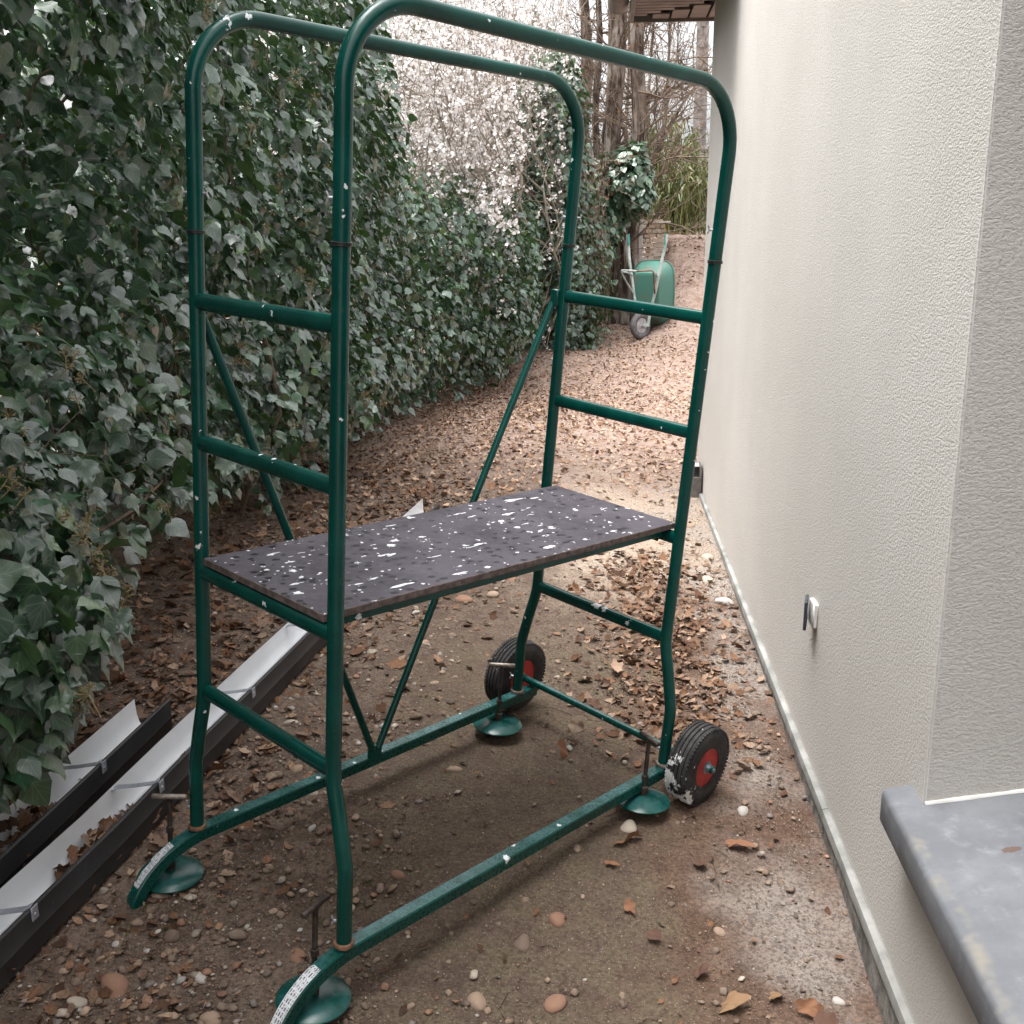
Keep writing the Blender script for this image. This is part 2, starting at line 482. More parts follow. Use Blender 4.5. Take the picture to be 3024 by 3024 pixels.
def board_mat():
    t = NT('film_plywood'); c = t.coord('Object')
    n1 = t.noise(c, 6, 4); n2 = t.noise(c, 45, 5, 0.7)
    base = t.mix(t.ramp(n1.outputs['Fac'], 0.3, 0.7), (0.052, 0.046, 0.056), (0.088, 0.079, 0.094))
    base = t.mix(t.math('MULTIPLY', t.ramp(n2.outputs['Fac'], 0.45, 0.75), 0.4), base, (0.13, 0.12, 0.135))
    # rain drops, denser on the near half
    cd = t.coord('Object', (1.0, 0.75, 1.0)); v = t.vor(cd, 38); s = t.n('ShaderNodeSeparateColor'); t.l(v.outputs['Color'], s.inputs[0])
    sp = t.n('ShaderNodeSeparateXYZ'); t.l(c, sp.inputs[0])
    dens = t.math('ADD', 0.18, t.math('MULTIPLY', t.ramp(sp.outputs[1], -0.35, 0.45), 0.5))
    drop = t.math('MULTIPLY', t.math('LESS_THAN', t.math('ADD', v.outputs['Distance'], t.math('MULTIPLY', n2.outputs['Fac'], 0.2)), t.math('ADD', 0.30, t.math('MULTIPLY', s.outputs[2], 0.25))), t.math('GREATER_THAN', s.outputs[0], dens))
    base = t.mix(t.math('MULTIPLY', drop, 0.92), base, (0.009, 0.008, 0.011))
    # white emulsion: flecks and smears
    n3 = t.noise(t.coord('Object', (1.0, 0.6, 1.0)), 110, 4, 0.65)
    v2 = t.vor(c, 25); s2 = t.n('ShaderNodeSeparateColor'); t.l(v2.outputs['Color'], s2.inputs[0])
    d2 = t.math('ADD', v2.outputs['Distance'], t.math('MULTIPLY', t.math('SUBTRACT', n3.outputs['Fac'], 0.5), 0.9))
    f1 = t.math('MULTIPLY', t.math('LESS_THAN', d2, t.math('MULTIPLY', t.math('POWER', s2.outputs[1], 2.0), 0.24)), t.math('GREATER_THAN', s2.outputs[0], 0.12))
    v3 = t.vor(c, 48); s3 = t.n('ShaderNodeSeparateColor'); t.l(v3.outputs['Color'], s3.inputs[0])
    f2 = t.math('MULTIPLY', t.math('LESS_THAN', t.math('ADD', v3.outputs['Distance'], t.math('MULTIPLY', t.math('SUBTRACT', n3.outputs['Fac'], 0.5), 0.5)), t.math('MULTIPLY', s3.outputs[1], 0.20)), t.math('GREATER_THAN', s3.outputs[0], 0.40))
    mr = t.n('ShaderNodeMapping'); mr.inputs['Rotation'].default_value = (0, 0, 0.9); mr.inputs['Scale'].default_value = (5.5, 1.3, 1)
    t.l(c, mr.inputs[0])
    n4 = t.noise(mr.outputs[0], 7, 3, 0.6); n5 = t.noise(c, 5, 2)
    f3 = t.math('MULTIPLY', t.math('GREATER_THAN', n4.outputs['Fac'], 0.645), t.math('GREATER_THAN', t.math('ADD', n5.outputs['Fac'], t.math('MULTIPLY', n3.outputs['Fac'], 0.2)), 0.55))
    m = t.math('MAXIMUM', t.math('MAXIMUM', f1, f2), f3)
    colr = t.mix(m, base, (0.70, 0.70, 0.72))
    rg = t.math('SUBTRACT', t.math('ADD', 0.62, t.math('MULTIPLY', m, 0.2)), t.math('MULTIPLY', drop, 0.2))
    return t.done(colr, rg, 0, t.bump(t.math('ADD', m, t.math('MULTIPLY', n2.outputs['Fac'], 0.3)), 0.25, 0.002), 0.15)

def tyre_mat():
    t = NT('tyre_rubber'); c = t.coord('Object')
    n1 = t.noise(c, 14, 4, 0.6); n2 = t.noise(c, 120, 3)
    base = t.mix(t.ramp(n1.outputs['Fac'], 0.35, 0.7), (0.020, 0.019, 0.020), (0.050, 0.047, 0.047))
    base = t.mix(t.math('MULTIPLY', t.ramp(n2.outputs['Fac'], 0.55, 0.75), 0.5), base, (0.12, 0.10, 0.085))
    n3 = t.noise(c, 34, 5, 0.65)
    m = None
    for (x, y, z, r) in ((0.33, 0.585, 0.10, 0.060), (0.34, 0.60, 0.055, 0.045), (0.40, 0.605, 0.05, 0.035), (-0.36, 0.58, 0.25, 0.03), (0.37, 0.60, 0.17, 0.02)):
        vm = t.n('ShaderNodeVectorMath', operation='DISTANCE'); t.l(c, vm.inputs[0]); vm.inputs[1].default_value = (x, y, z)
        k = t.math('LESS_THAN', t.math('ADD', vm.outputs['Value'], t.math('MULTIPLY', t.math('SUBTRACT', n3.outputs['Fac'], 0.45), 0.30)), r)
        m = k if m is None else t.math('MAXIMUM', m, k)
    v = t.vor(c, 60); s = t.n('ShaderNodeSeparateColor'); t.l(v.outputs['Color'], s.inputs[0])
    m = t.math('MAXIMUM', m, t.math('MULTIPLY', t.math('LESS_THAN', v.outputs['Distance'], t.math('MULTIPLY', s.outputs[1], 0.2)), t.math('GREATER_THAN', s.outputs[0], 0.85)))
    colr = t.mix(m, base, (0.68, 0.68, 0.67))
    return t.done(colr, 0.75, 0, t.bump(t.math('ADD', n2.outputs['Fac'], m), 0.4, 0.002), 0.3)

def sill_mat():
    t = NT('grey_painted_concrete'); c = t.coord('Object')
    n1 = t.noise(c, 5, 5, 0.65); n2 = t.noise(c, 18, 5, 0.7); n3 = t.noise(c, 200, 3)
    colr = t.mix(t.ramp(n1.outputs['Fac'], 0.35, 0.7), (0.112, 0.116, 0.128), (0.170, 0.177, 0.190))
    colr = t.mix(t.math('MULTIPLY', t.ramp(n2.outputs['Fac'], 0.52, 0.75), 0.5), colr, (0.25, 0.262, 0.278))
    sp = t.n('ShaderNodeSeparateXYZ'); t.l(c, sp.inputs[0])
    ed = t.math('SUBTRACT', 1.0, t.ramp(t.math('ABSOLUTE', t.math('ADD', sp.outputs[0], 0.045)), 0.0, 0.022))
    n4 = t.noise(c, 8, 3)
    colr = t.mix(t.math('MULTIPLY', t.math('MULTIPLY', ed, t.ramp(n4.outputs['Fac'], 0.50, 0.66)), 0.75), colr, (0.24, 0.215, 0.165))
    v = t.vor(c, 26); s = t.n('ShaderNodeSeparateColor'); t.l(v.outputs['Color'], s.inputs[0])
    m = t.math('MULTIPLY', t.math('LESS_THAN', v.outputs['Distance'], 0.07), t.math('GREATER_THAN', s.outputs[0], 0.8))
    colr = t.mix(m, colr, t.mix(t.math('GREATER_THAN', s.outputs[1], 0.4), (0.05, 0.04, 0.035), (0.7, 0.7, 0.7)))
    vs = t.n('ShaderNodeVectorMath', operation='DISTANCE'); ms = t.n('ShaderNodeMapping'); ms.inputs['Scale'].default_value = (1.0, 2.2, 0.2); ms.inputs['Location'].default_value = (-0.100, 4.62, 0)
    t.l(c, ms.inputs[0]); t.l(ms.outputs[0], vs.inputs[0]); vs.inputs[1].default_value = (0, 0, 0.11)
    stn = t.math('LESS_THAN', t.math('ADD', vs.outputs['Value'], t.math('MULTIPLY', t.math('SUBTRACT', n2.outputs['Fac'], 0.5), 0.12)), 0.022)
    colr = t.mix(t.math('MULTIPLY', stn, 0.8), colr, (0.10, 0.055, 0.035))
    return t.done(colr, 0.62, 0, t.bump(t.math('ADD', n2.outputs['Fac'], t.math('MULTIPLY', n3.outputs['Fac'], 0.4)), 0.25, 0.003), 0.4)

def sticker_mat():
    """white paper strip with rows of tiny dark print; u runs along, v across"""
    t = NT('label_paper'); uv = t.n('ShaderNodeUVMap'); sp = t.n('ShaderNodeSeparateXYZ'); t.l(uv.outputs[0], sp.inputs[0])
    c = t.coord('Object'); nz = t.noise(c, 200, 2, 0.6)
    rows = t.math('LESS_THAN', t.math('ABSOLUTE', t.math('SUBTRACT', t.math('FRACT', t.math('MULTIPLY', sp.outputs[1], 4.0)), 0.5)), 0.24)
    words = t.math('GREATER_THAN', t.math('SINE', t.math('MULTIPLY', sp.outputs[0], 70.0)), -0.75)
    ink = t.math('MULTIPLY', t.math('MULTIPLY', rows, words), t.math('GREATER_THAN', nz.outputs['Fac'], 0.47))
    edge = t.math('GREATER_THAN', t.math('ABSOLUTE', t.math('SUBTRACT', sp.outputs[1], 0.5)), 0.42)
    n2 = t.noise(c, 60, 4)
    ink = t.math('MULTIPLY', ink, t.math('SUBTRACT', 1.0, edge))
    colr = t.mix(t.ramp(n2.outputs['Fac'], 0.4, 0.75), (0.66, 0.67, 0.70), (0.45, 0.46, 0.47))
    colr = t.mix(ink, colr, (0.06, 0.06, 0.07))
    return t.done(colr, 0.6, 0, None, 0.3)

SPL = [(-0.266, -0.62, 1.93, 0.02), (-0.266, -0.55, 2.07, 0.024), (-0.25, -0.50, 2.09, 0.02), (0.266, 0.24, 2.09, 0.022), (-0.266, 0.33, 2.08, 0.020),
       (-0.266, 0.02, 2.10, 0.013), (-0.266, 0.06, 2.10, 0.012), (0.25, -0.03, 2.09, 0.010), (-0.25, -0.64, 1.02, 0.013), (-0.25, -0.64, 0.90, 0.016),
       (0.266, -0.63, 1.19, 0.010), (0.255, -0.63, 0.99, 0.010)]
SPL_R = [(0.02, -0.63, 1.49, 0.014), (0.05, -0.635, 1.485, 0.016), (0.10, -0.62, 1.50, 0.010), (0.05, -0.63, 1.175, 0.014), (0.00, -0.63, 1.172, 0.010), (0.12, -0.62, 1.172, 0.012),
         (-0.02, 0.62, 0.545, 0.024), (0.015, 0.62, 0.54, 0.018), (-0.01, 0.61, 0.51, 0.010), (0.115, 0.61, 0.53, 0.018), (0.05, 0.62, 1.48, 0.010), (0.16, 0.61, 1.15, 0.009)]
SPL_B = [(0.30, -0.05, 0.122, 0.020), (0.33, -0.10, 0.11, 0.022), (0.315, 0.12, 0.12, 0.015), (0.31, 0.25, 0.12, 0.010), (-0.31, 0.0, 0.12, 0.012)]
M_POST = green_paint('green_paint_tube', SPL)
M_RUNG = green_paint('green_paint_rung', SPL_R, 0.86, 30)
M_RAIL = green_paint('green_paint_rail', SPL_B, 0.80, 30, 0.6, 0.75)
M_DISC = green_paint('green_paint_disc', [(-0.34, 0.46, 0.06, 0.012)], 0.93, 26, 0.8, 0.45)
M_RUST = simple('rusty_steel', (0.050, 0.036, 0.030), 0.55, 0.3, 0.5, 60, 0.4)
M_RUSTRING = simple('orange_rust', (0.17, 0.085, 0.048), 0.75, 0.0, 0.5, 70, 0.4)
M_BARE = simple('worn_steel', (0.26, 0.22, 0.19), 0.45, 0.6, 0.35, 80, 0.2)
M_ZINC = simple('zinc_bolt', (0.42, 0.43, 0.44), 0.4, 0.5, 0.3, 90)
M_BLACKRING = simple('black_rubber_ring', (0.02, 0.022, 0.022), 0.4, 0.0, 0.2)
M_BOARD = board_mat()
M_BEDGE = simple('plywood_edge', (0.115, 0.085, 0.078), 0.8, 0, 0.4, 60, 0.3)
M_TYRE = tyre_mat()
M_RIM = simple('red_rim', (0.40, 0.018, 0.018), 0.45, 0, 0.35, 18, 0.15)
M_HUB = simple('hub_steel', (0.22, 0.26, 0.28), 0.4, 0.6, 0.3, 60)
M_STICK = sticker_mat()
M_STUCCO = stucco_mat()
M_BEAD = simple('white_corner_bead', (0.60, 0.58, 0.55), 0.85, 0, 0.10, 15, 0.3)
M_SILL = sill_mat()
M_PLINTH = simple('pale_mortar', (0.23, 0.228, 0.215), 0.85, 0, 0.30, 9, 0.35)
M_FLASH = simple('grey_footing', (0.16, 0.15, 0.135), 0.9, 0, 0.5, 30, 0.6)
M_SOFFIT = simple('brown_soffit_board', (0.20, 0.155, 0.14), 0.55, 0, 0.2, 9)
M_FASCIA = simple('brown_fascia', (0.17, 0.14, 0.125), 0.55, 0, 0.2, 7)
M_DARK = simple('dark_gap', (0.02, 0.018, 0.016), 0.9)
M_FRAME = simple('grey_window_frame', (0.16, 0.165, 0.17), 0.5)
M_ROOF = simple('brown_roof_tile', (0.20, 0.10, 0.07), 0.8, 0, 0.3, 6)
M_SOIL = ground_mat()
M_GUTB = None

# ------------------------------------------------------------------ setting: ground
def axis(segs):
    a = []
    for lo, hi, st in segs:
        a.append(np.arange(lo, hi, st))
    return np.unique(np.round(np.concatenate(a), 4))
gx = axis([(-300, -40, 40), (-40, -6, 4), (-6, -2.4, 0.3), (-2.4, 1.1, 0.045), (1.1, 4, 0.15), (4, 40, 4), (40, 301, 40)])
gy = axis([(-300, -40, 40), (-40, -4, 4), (-4, 0.8, 0.3), (0.8, 8, 0.045), (8, 20, 0.12), (20, 60, 4), (60, 301, 40)])
GX, GY = np.meshgrid(gx, gy, indexing='ij')
GZ = ground_z(GX, GY)
near = (np.abs(GX + 0.7) < 2.2) & (GY > 0.5) & (GY < 20)
GZ = GZ + np.where(near, 0.016 * (fbm(GX * 5, GY * 5) - 0.5) + 0.014 * (fbm(GX * 1.7 + 9, GY * 1.7) - 0.5), 0)
GZ = GZ + np.where((GX > 0.6) & (GY > 14), 0.10 * (fbm(GX * 2.5, GY * 2.5) - 0.5), 0)
nx, ny = GX.shape
ii, jj = np.meshgrid(np.arange(nx - 1), np.arange(ny - 1), indexing='ij')
a0 = (ii * ny + jj).ravel()
GF = np.stack([a0, a0 + ny, a0 + ny + 1, a0 + 1], 1)
g = link('ground', tri_mesh('ground', np.stack([GX, GY, GZ], -1).reshape(-1, 3), GF, M_SOIL))
kind(g, 'structure')

# ------------------------------------------------------------------ setting: house
WX = 0.70            # plane of the stuccoed wall
JY = 2.10            # window jamb
FY = 7.40            # far corner
SZ = 3.19            # soffit height
house = empty('house', (WX, 4.0, 0.0))
tag(house, 'house wall in pale cream rough stucco along the right of the path', 'house')
HP = np.array([WX, 4.0, 0.0])
def H(mb, name, mat, **k):
    return mb.build(name, mat, house, fn=lambda V: V - HP, **k)
m = MB()
m.box((WX + 1.65, (JY + FY) / 2, 1.58), (3.30, FY - JY, 3.4))
m.box((WX + 0.15, -0.70, 0.08), (0.30, 2 * (JY + 0.70), 0.80))
m.box((WX + 0.15, -1.9, 1.88), (0.30, 3.2, 2.79))
m.box((WX + 0.15, 0.9, 3.0), (0.30, 2.39, 0.58))
H(m, 'wall', M_STUCCO, smooth_sh=False)
# plain corner bead down the jamb edge
m = MB()
m.tube([(WX + 0.004, JY + 0.004, 0.50), (WX + 0.004, JY + 0.004, 1.5), (WX + 0.004, JY + 0.004, 2.70)], 0.0045, 10)
H(m, 'corner_bead', M_BEAD)
m = MB()
m.tube([(WX + 0.004, FY - 0.002, 0.10), (WX + 0.004, FY - 0.002, 1.6), (WX + 0.004, FY - 0.002, 3.1)], 0.0075, 8)
H(m, 'corner_bead', M_BEAD)
# sill slab with a rounded nose, its horn running past the jamb
m = MB()
prof = [(WX + 0.30, 0.60), (WX + 0.30, 0.49), (WX + 0.03, 0.455), (0.642, 0.45), (0.6385, 0.4535), (0.637, 0.457), (0.637, 0.516), (0.6395, 0.525), (0.646, 0.5305), (WX + 0.0, 0.543)]
ys = [-0.1, 1.0, JY - 0.002, JY + 0.002, 2.165, 2.180, 2.186]
V = []; F = []
for y in ys:
    k = 1.0 if y < 2.183 else 0.985
    cx, cz = WX, 0.50
    V += [((cx + (x - cx) * k) if y > 2.13 else x, y, cz + (z - cz) * k) for x, z in prof]
n = len(prof)
for i in range(len(ys) - 1):
    for j in range(n):
        a = i * n + j; b = i * n + (j + 1) % n
        F.append((a, b, b + n, a + n))
F.append(list(range(n))[::-1]); F.append([(len(ys) - 1) * n + j for j in range(n)])
# horn beyond the jamb only in front of the wall face; the rest lies inside the opening
V = np.array(V)
cut = (V[:, 1] > JY) & (V[:, 0] > WX); V[cut, 0] = WX + 0.002; V[cut, 2] = np.minimum(V[cut, 2], 0.5435)
m.add(V, F)
H(m, 'window_sill', M_SILL, angle=35)
# mortar fillet where jamb meets sill
m = MB()
rr = np.random.default_rng(5)
m.tube([(WX + q, JY - 0.001, 0.5435 + 0.19 * q) for q in (0.004, 0.08, 0.16, 0.24, 0.29)], 0.0055, 7, scales=[0.9, 1.1, 0.8, 1.1, 0.9])
H(m, 'mortar_fillet', M_BEAD)
wf = empty('window', (WX + 0.26, 1.0, 1.6)); wf.parent = house; wf.location = Vector((0.26, -3.0, 1.6))
m = MB()
for c, s in (((0, 1.06, 0), (0.06, 0.07, 2.2)), ((0, -1.26, 0), (0.06, 0.07, 2.2)), ((0, -0.1, -0.98), (0.06, 2.25, 0.09)), ((0, -0.1, 1.06), (0.06, 2.25, 0.09)), ((0, -0.1, 0.04), (0.05, 0.07, 1.95))):
    m.bbox(c, s, 0.004)
fr = m.build('frame', M_FRAME, wf)
t = NT('window_glass'); t.b.inputs['Transmission Weight'].default_value = 0.0
M_GLASS = t.done((0.03, 0.035, 0.04), 0.05, 0, None, 0.8)
m = MB(); m.box((0.005, -0.1, 0.04), (0.012, 2.26, 1.98)); m.build('pane', M_GLASS, wf)
# starter strip at the wall foot: butt-jointed lengths on a dark footing
def foot_z(y): return 0.070 + 0.0035 * (y - 2.1)
yy = [-1.5, 0.35, 2.9, 4.32, 5.6, 7.40]
for i in range(len(yy) - 1):
    a, b = yy[i] + 0.0015, yy[i + 1] - 0.0015
    m = MB()
    pr = np.array([(0.0, -0.030), (0.0, 0.0), (-0.006, 0.004), (-0.021, 0.0), (-0.023, -0.008), (-0.023, -0.030)])
    V = []
    for y in (a, b):
        V += [(WX + px, y, foot_z(y) + pz) for px, pz in pr]
    n = len(pr); F = [(j, (j + 1) % n, (j + 1) % n + n, j + n) for j in range(n)] + [list(range(n))[::-1], list(range(n, 2 * n))]
    m.add(V, F)
    H(m, 'starter_strip', M_PLINTH, angle=30)
m = MB()
V = []; pr = [(-0.004, -0.031), (-0.014, -0.031), (-0.022, -0.16), (-0.004, -0.16)]
for y in (-1.5, 7.398):
    V += [(WX + px, y, foot_z(y) + pz) for px, pz in pr]
m.add(V, [(j, (j + 1) % 4, (j + 1) % 4 + 4, j + 4) for j in range(4)] + [(3, 2, 1, 0), (4, 5, 6, 7)])
H(m, 'footing', M_FLASH, smooth_sh=False)
# eaves: soffit boards across the overhang, mitred at the corner, fascia and ribbed gutter
OV = 0.50
y0 = 6.0
nb = 22
for i in range(nb):
    a = y0 + i * (FY + OV - y0) / nb; b = a + (FY + OV - y0) / nb
    xr = WX if b <= FY else max(WX - OV + 0.02, WX - (b - FY))
    if xr - (WX - OV) < 0.02: continue
    m = MB(); m.bbox(((WX - OV + xr) / 2, (a + b) / 2, SZ + 0.008), (xr - (WX - OV), (b - a) - 0.016, 0.016), 0.003)
    H(m, 'soffit_board', M_SOFFIT)
for i in range(7):
    xa = WX - OV + i * 0.125; xb = xa + 0.112
    ya = FY + max(0.0, WX - xa - 0.02) if xa < WX else FY + 0.0
    if FY + OV - ya < 0.03: continue
    m = MB(); m.bbox(((xa + xb) / 2, (ya + FY + OV) / 2, SZ + 0.006), (xb - xa, FY + OV - ya, 0.014), 0.003)
    H(m, 'soffit_board', M_SOFFIT)
m = MB(); m.box((WX + 0.2, (y0 + FY + OV) / 2 + 0.0, SZ + 0.034), (2 * (OV + 0.2) - 0.02, FY + OV - y0, 0.018)); H(m, 'soffit_backing', M_DARK)
m = MB()
m.bbox((WX - OV - 0.014, (y0 + FY + OV) / 2, SZ + 0.085), (0.026, FY + OV - y0, 0.21), 0.004)
m.bbox((WX + 1.4, FY + OV + 0.014, SZ + 0.085), (2 * (1.4 + OV) + 0.05, 0.026, 0.21), 0.004)
H(m, 'fascia', M_FASCIA)
m = MB()
an = np.linspace(0, np.pi, 13)
gp = np.stack([-0.075 * np.cos(an), -0.075 * np.sin(an)], 1)
for i in range(9):
    ya, yb = FY + OV + 0.10 - (i + 1) * 0.13 + 0.004, FY + OV + 0.10 - i * 0.13
    V = [(WX - OV - 0.105 + a, y, SZ + 0.125 + b) for y in (ya, yb) for a, b in gp] + [(WX - OV - 0.105 + a * 0.95, y, SZ + 0.125 + b * 0.95) for y in (ya, yb) for a, b in gp]
    n = len(gp); F = [(j, j + 1, j + 1 + n, j + n) for j in range(n - 1)] + [(2 * n + j, 2 * n + j + n, 2 * n + j + 1 + n, 2 * n + j + 1) for j in range(n - 1)]
    F += [(j, 2 * n + j, 2 * n + j + 1, j + 1) for j in range(n - 1)] + [(n + j, n + j + 1, 3 * n + j + 1, 3 * n + j) for j in range(n - 1)]
    m.add(V, F)
H(m, 'eaves_gutter', M_FASCIA)
m = MB()
V = [(WX - OV - 0.02, y0, SZ + 0.19), (WX - OV - 0.02, FY + OV + 0.05, SZ + 0.19), (3.2, FY + OV + 0.05, SZ + 1.55), (3.2, y0, SZ + 1.55), (WX - OV - 0.02, y0, SZ + 0.235), (WX - OV - 0.02, FY + OV + 0.05, SZ + 0.235), (3.2, FY + OV + 0.05, SZ + 1.60), (3.2, y0, SZ + 1.60)]
m.add(V, [(0, 1, 2, 3), (7, 6, 5, 4), (0, 4, 5, 1), (1, 5, 6, 2), (2, 6, 7, 3), (3, 7, 4, 0)])
H(m, 'roof', M_ROOF, smooth_sh=False)

# wall fitting: a loose dark cover plate with a pale round insert
sk = empty('wall_socket', (WX - 0.02, 3.27, 0.56)); tag(sk, 'dark grey electrical cover plate hanging loose on the stucco wall', 'wall fitting')
ang = math.radians(-13); Rz = np.array([[math.cos(ang), -math.sin(ang), 0], [math.sin(ang), math.cos(ang), 0], [0, 0, 1]])
M_PLATE = simple('dark_grey_plastic', (0.035, 0.04, 0.055), 0.5, 0, 0.2, 20)
m = MB()
for c, s in (((0, 0.033, 0), (0.010, 0.020, 0.094)), ((0, -0.033, 0), (0.010, 0.020, 0.094)), ((0, 0, 0.036), (0.010, 0.046, 0.022)), ((0, 0, -0.036), (0.010, 0.046, 0.022))):
    m.bbox(c, s, 0.002)
m.build('cover_plate', M_PLATE, sk, fn=lambda V: V @ Rz.T + np.array([-0.012, -0.004, 0]))
m = MB(); m.lathe([(0, 0.001), (0, 0.022), (0.006, 0.024)], (0, 0, 0), (1, 0, 0), 20); m.build('insert', simple('pale_insert', (0.50, 0.50, 0.52), 0.5), sk, fn=lambda V: V @ Rz.T + np.array([-0.010, -0.004, 0]))
m = MB(); m.bbox((0.012, -0.004, -0.002), (0.016, 0.070, 0.082), 0.004); m.build('back_box', M_BEAD, sk)

# open drain box at the far corner of the house
db = empty('drain_box', (0.635, 7.02, 0.03)); tag(db, 'small grey open drain box against the wall foot at the house corner', 'drain box')
m = MB()
for c, s in (((-0.05, 0, 0.10), (0.008, 0.13, 0.20)), ((0.05, 0, 0.125), (0.008, 0.13, 0.25)), ((0, -0.062, 0.085), (0.092, 0.008, 0.17)), ((0, 0.062, 0.125), (0.092, 0.008, 0.25)), ((0, 0, 0.004), (0.092, 0.116, 0.008))):
    m.bbox(c, s, 0.002)
m.build('box_shell', simple('weathered_grey_box', (0.13, 0.115, 0.11), 0.6, 0, 0.3, 25), db)
m = MB(); m.bbox((0, 0.045, 0.235), (0.09, 0.06, 0.006), 0.001, R=[[1, 0, 0], [0, 0.9, -0.43], [0, 0.43, 0.9]]); m.build('lid_flap', simple('pale_flap', (0.42, 0.38, 0.36), 0.6), db)

# ------------------------------------------------------------------ the scaffold tower
SM = np.array([[0.768238, 0.635712, 0.075368], [-0.636369, 0.771173, -0.018066], [-0.069607, -0.034083, 0.996992]])
ST = np.array([-0.416806, 2.720781, 0.068644])
L2, WV, WB = 0.6266, 0.266, 0.3146
tower = bpy.data.objects.new('scaffold_tower', None); COL.objects.link(tower); tower.empty_display_size = 0.2
mm = Matrix.Identity(4)
for i in range(3):
    for j in range(3): mm[i][j] = SM[i][j]
    mm[i][3] = ST[i]
tower.matrix_world = mm
tag(tower, 'dark green tubular scaffold tower on two wheels with a paint spattered platform', 'scaffold')
def twist(V):
    """the two end frames stand about two degrees out of line with each other"""
    V = np.array(V, float); a = 0.03136 * V[:, 1] / (2 * L2); z = V[:, 2] - 1.48
    out = V.copy()
    out[:, 0] = np.cos(a) * V[:, 0] + np.sin(a) * z
    out[:, 2] = -np.sin(a) * V[:, 0] + np.cos(a) * z + 1.48
    return out
def S(mb, name, mat, parent=None, **k):
    return mb.build(name, mat, parent or tower, fn=twist, **k)
TR = 0.0178
def sm_path(P, n=6):
    """rounds a polyline with Catmull-Rom"""
    P = np.asarray(P, float); Q = np.vstack([2 * P[0] - P[1], P, 2 * P[-1] - P[-2]]); out = []
    for i in range(1, len(Q) - 2):
        for k in range(n):
            s = k / n
            out.append(0.5 * (2 * Q[i] + (Q[i + 1] - Q[i - 1]) * s + (2 * Q[i - 1] - 5 * Q[i] + 4 * Q[i + 1] - Q[i + 2]) * s ** 2 + (3 * Q[i] - Q[i - 1] - 3 * Q[i + 1] + Q[i + 2]) * s ** 3))
    out.append(P[-1]); return np.array(out)
posts = {}
for sg in (-1, 1):
    for e in (-1, 1):
        m = MB()
        P = [(sg * WB, e * L2, 0.118), (sg * WB, e * L2, 0.22), (sg * WB, e * L2, 0.30), (sg * (WB - 0.006), e * L2, 0.335), (sg * (WB + WV) / 2, e * L2, 0.415), (sg * (WV + 0.005), e * L2, 0.49), (sg * WV, e * L2, 0.53)]
        P = list(sm_path(P, 5)) + [(sg * WV, e * L2, z) for z in np.linspace(0.6, 1.630, 12)]
        m.tube(P, TR, 20)
        po = S(m, 'post', M_POST); posts[(sg, e)] = po
        m = MB()
        m.lathe([(-0.011, 0.019), (-0.009, 0.0232), (-0.003, 0.0240), (0.000, 0.0225), (0.001, 0.018)], (sg * WB, e * L2, 0.128), (0, 0, 1), 20)
        S(m, 'base_collar', M_RUSTRING if e < 0 else M_BARE, po)
        m = MB()
        m.lathe([(-0.0045, 0.0185), (-0.0035, 0.0212), (-0.001, 0.0212), (-0.0005, 0.019), (0.0005, 0.019), (0.001, 0.0212), (0.0035, 0.0212), (0.0045, 0.0185)], (sg * WV, e * L2, 1.632), (0, 0, 1), 20)
        S(m, 'joint_ring', M_BLACKRING, po)
        for zz, xw in ((0.175, WB), (1.715, WV)):
            m = MB()
            sides = (-1,) if (zz < 0.5 or sg > 0) else (-1, 1)
            for q in sides:
                d = np.array([0.77, 0.63, 0]) if zz > 0.5 else np.array([0.85, 0.5, 0])
                c0 = np.array([sg * xw, e * L2, zz])
                p0 = c0 + q * d * TR * 0.9; p1 = c0 + q * d * (TR + 0.009)
                m.tube([p0, (p0 + p1) / 2, p1], 0.0032, 8)
                pm = c0 + q * d * (TR + 0.008)
                for uu in (1, -1):
                    m.tube([pm, pm + q * d * 0.003 + np.array([0, 0, uu * 0.007]), pm + q * d * 0.005 + np.array([0, 0, uu * 0.012])], 0.0030, 8, scales=[0.7, 0.9, 0.5])
            S(m, 'wing_bolt', M_ZINC, po)
# oval rungs between the two posts of each end
a = np.linspace(0, 2 * np.pi, 21)[:-1]
ce, se = np.cos(a), np.sin(a)
oval = np.stack([np.sign(ce) * np.abs(ce) ** 0.75 * 0.0135, np.sign(se) * np.abs(se) ** 0.75 * 0.0190], 1)
for e in (-1, 1):
    for z in (1.48, 1.156, 0.839, 0.527):
        m = MB(); m.sweep([(x, e * L2, z) for x in np.linspace(-WV + 0.008, WV - 0.008, 8)], oval)
        S(m, 'rung', M_RUNG)
# guard rail hoops along both sides
for sg in (-1, 1):
    zt = 2.092 if sg < 0 else 2.076
    r = 0.165; P = [(sg * WV, -L2, z) for z in np.linspace(1.634, zt - r, 6)]
    P += [(sg * WV, -L2 + r - r * math.cos(t), zt - r + r * math.sin(t)) for t in np.linspace(0.1, math.pi / 2, 12)]
    P += [(sg * WV, y, zt) for y in np.linspace(-L2 + r + 0.08, L2 - r - 0.08, 9)]
    P += [(sg * WV, L2 - r + r * math.sin(t), zt - r + r * math.cos(t)) for t in np.linspace(0, math.pi / 2 - 0.1, 12)]
    P += [(sg * WV, L2, z) for z in np.linspace(zt - r, 1.634, 6)]
    m = MB(); m.tube(P, TR * 1.01, 20)
    S(m, 'guard_hoop', M_POST)
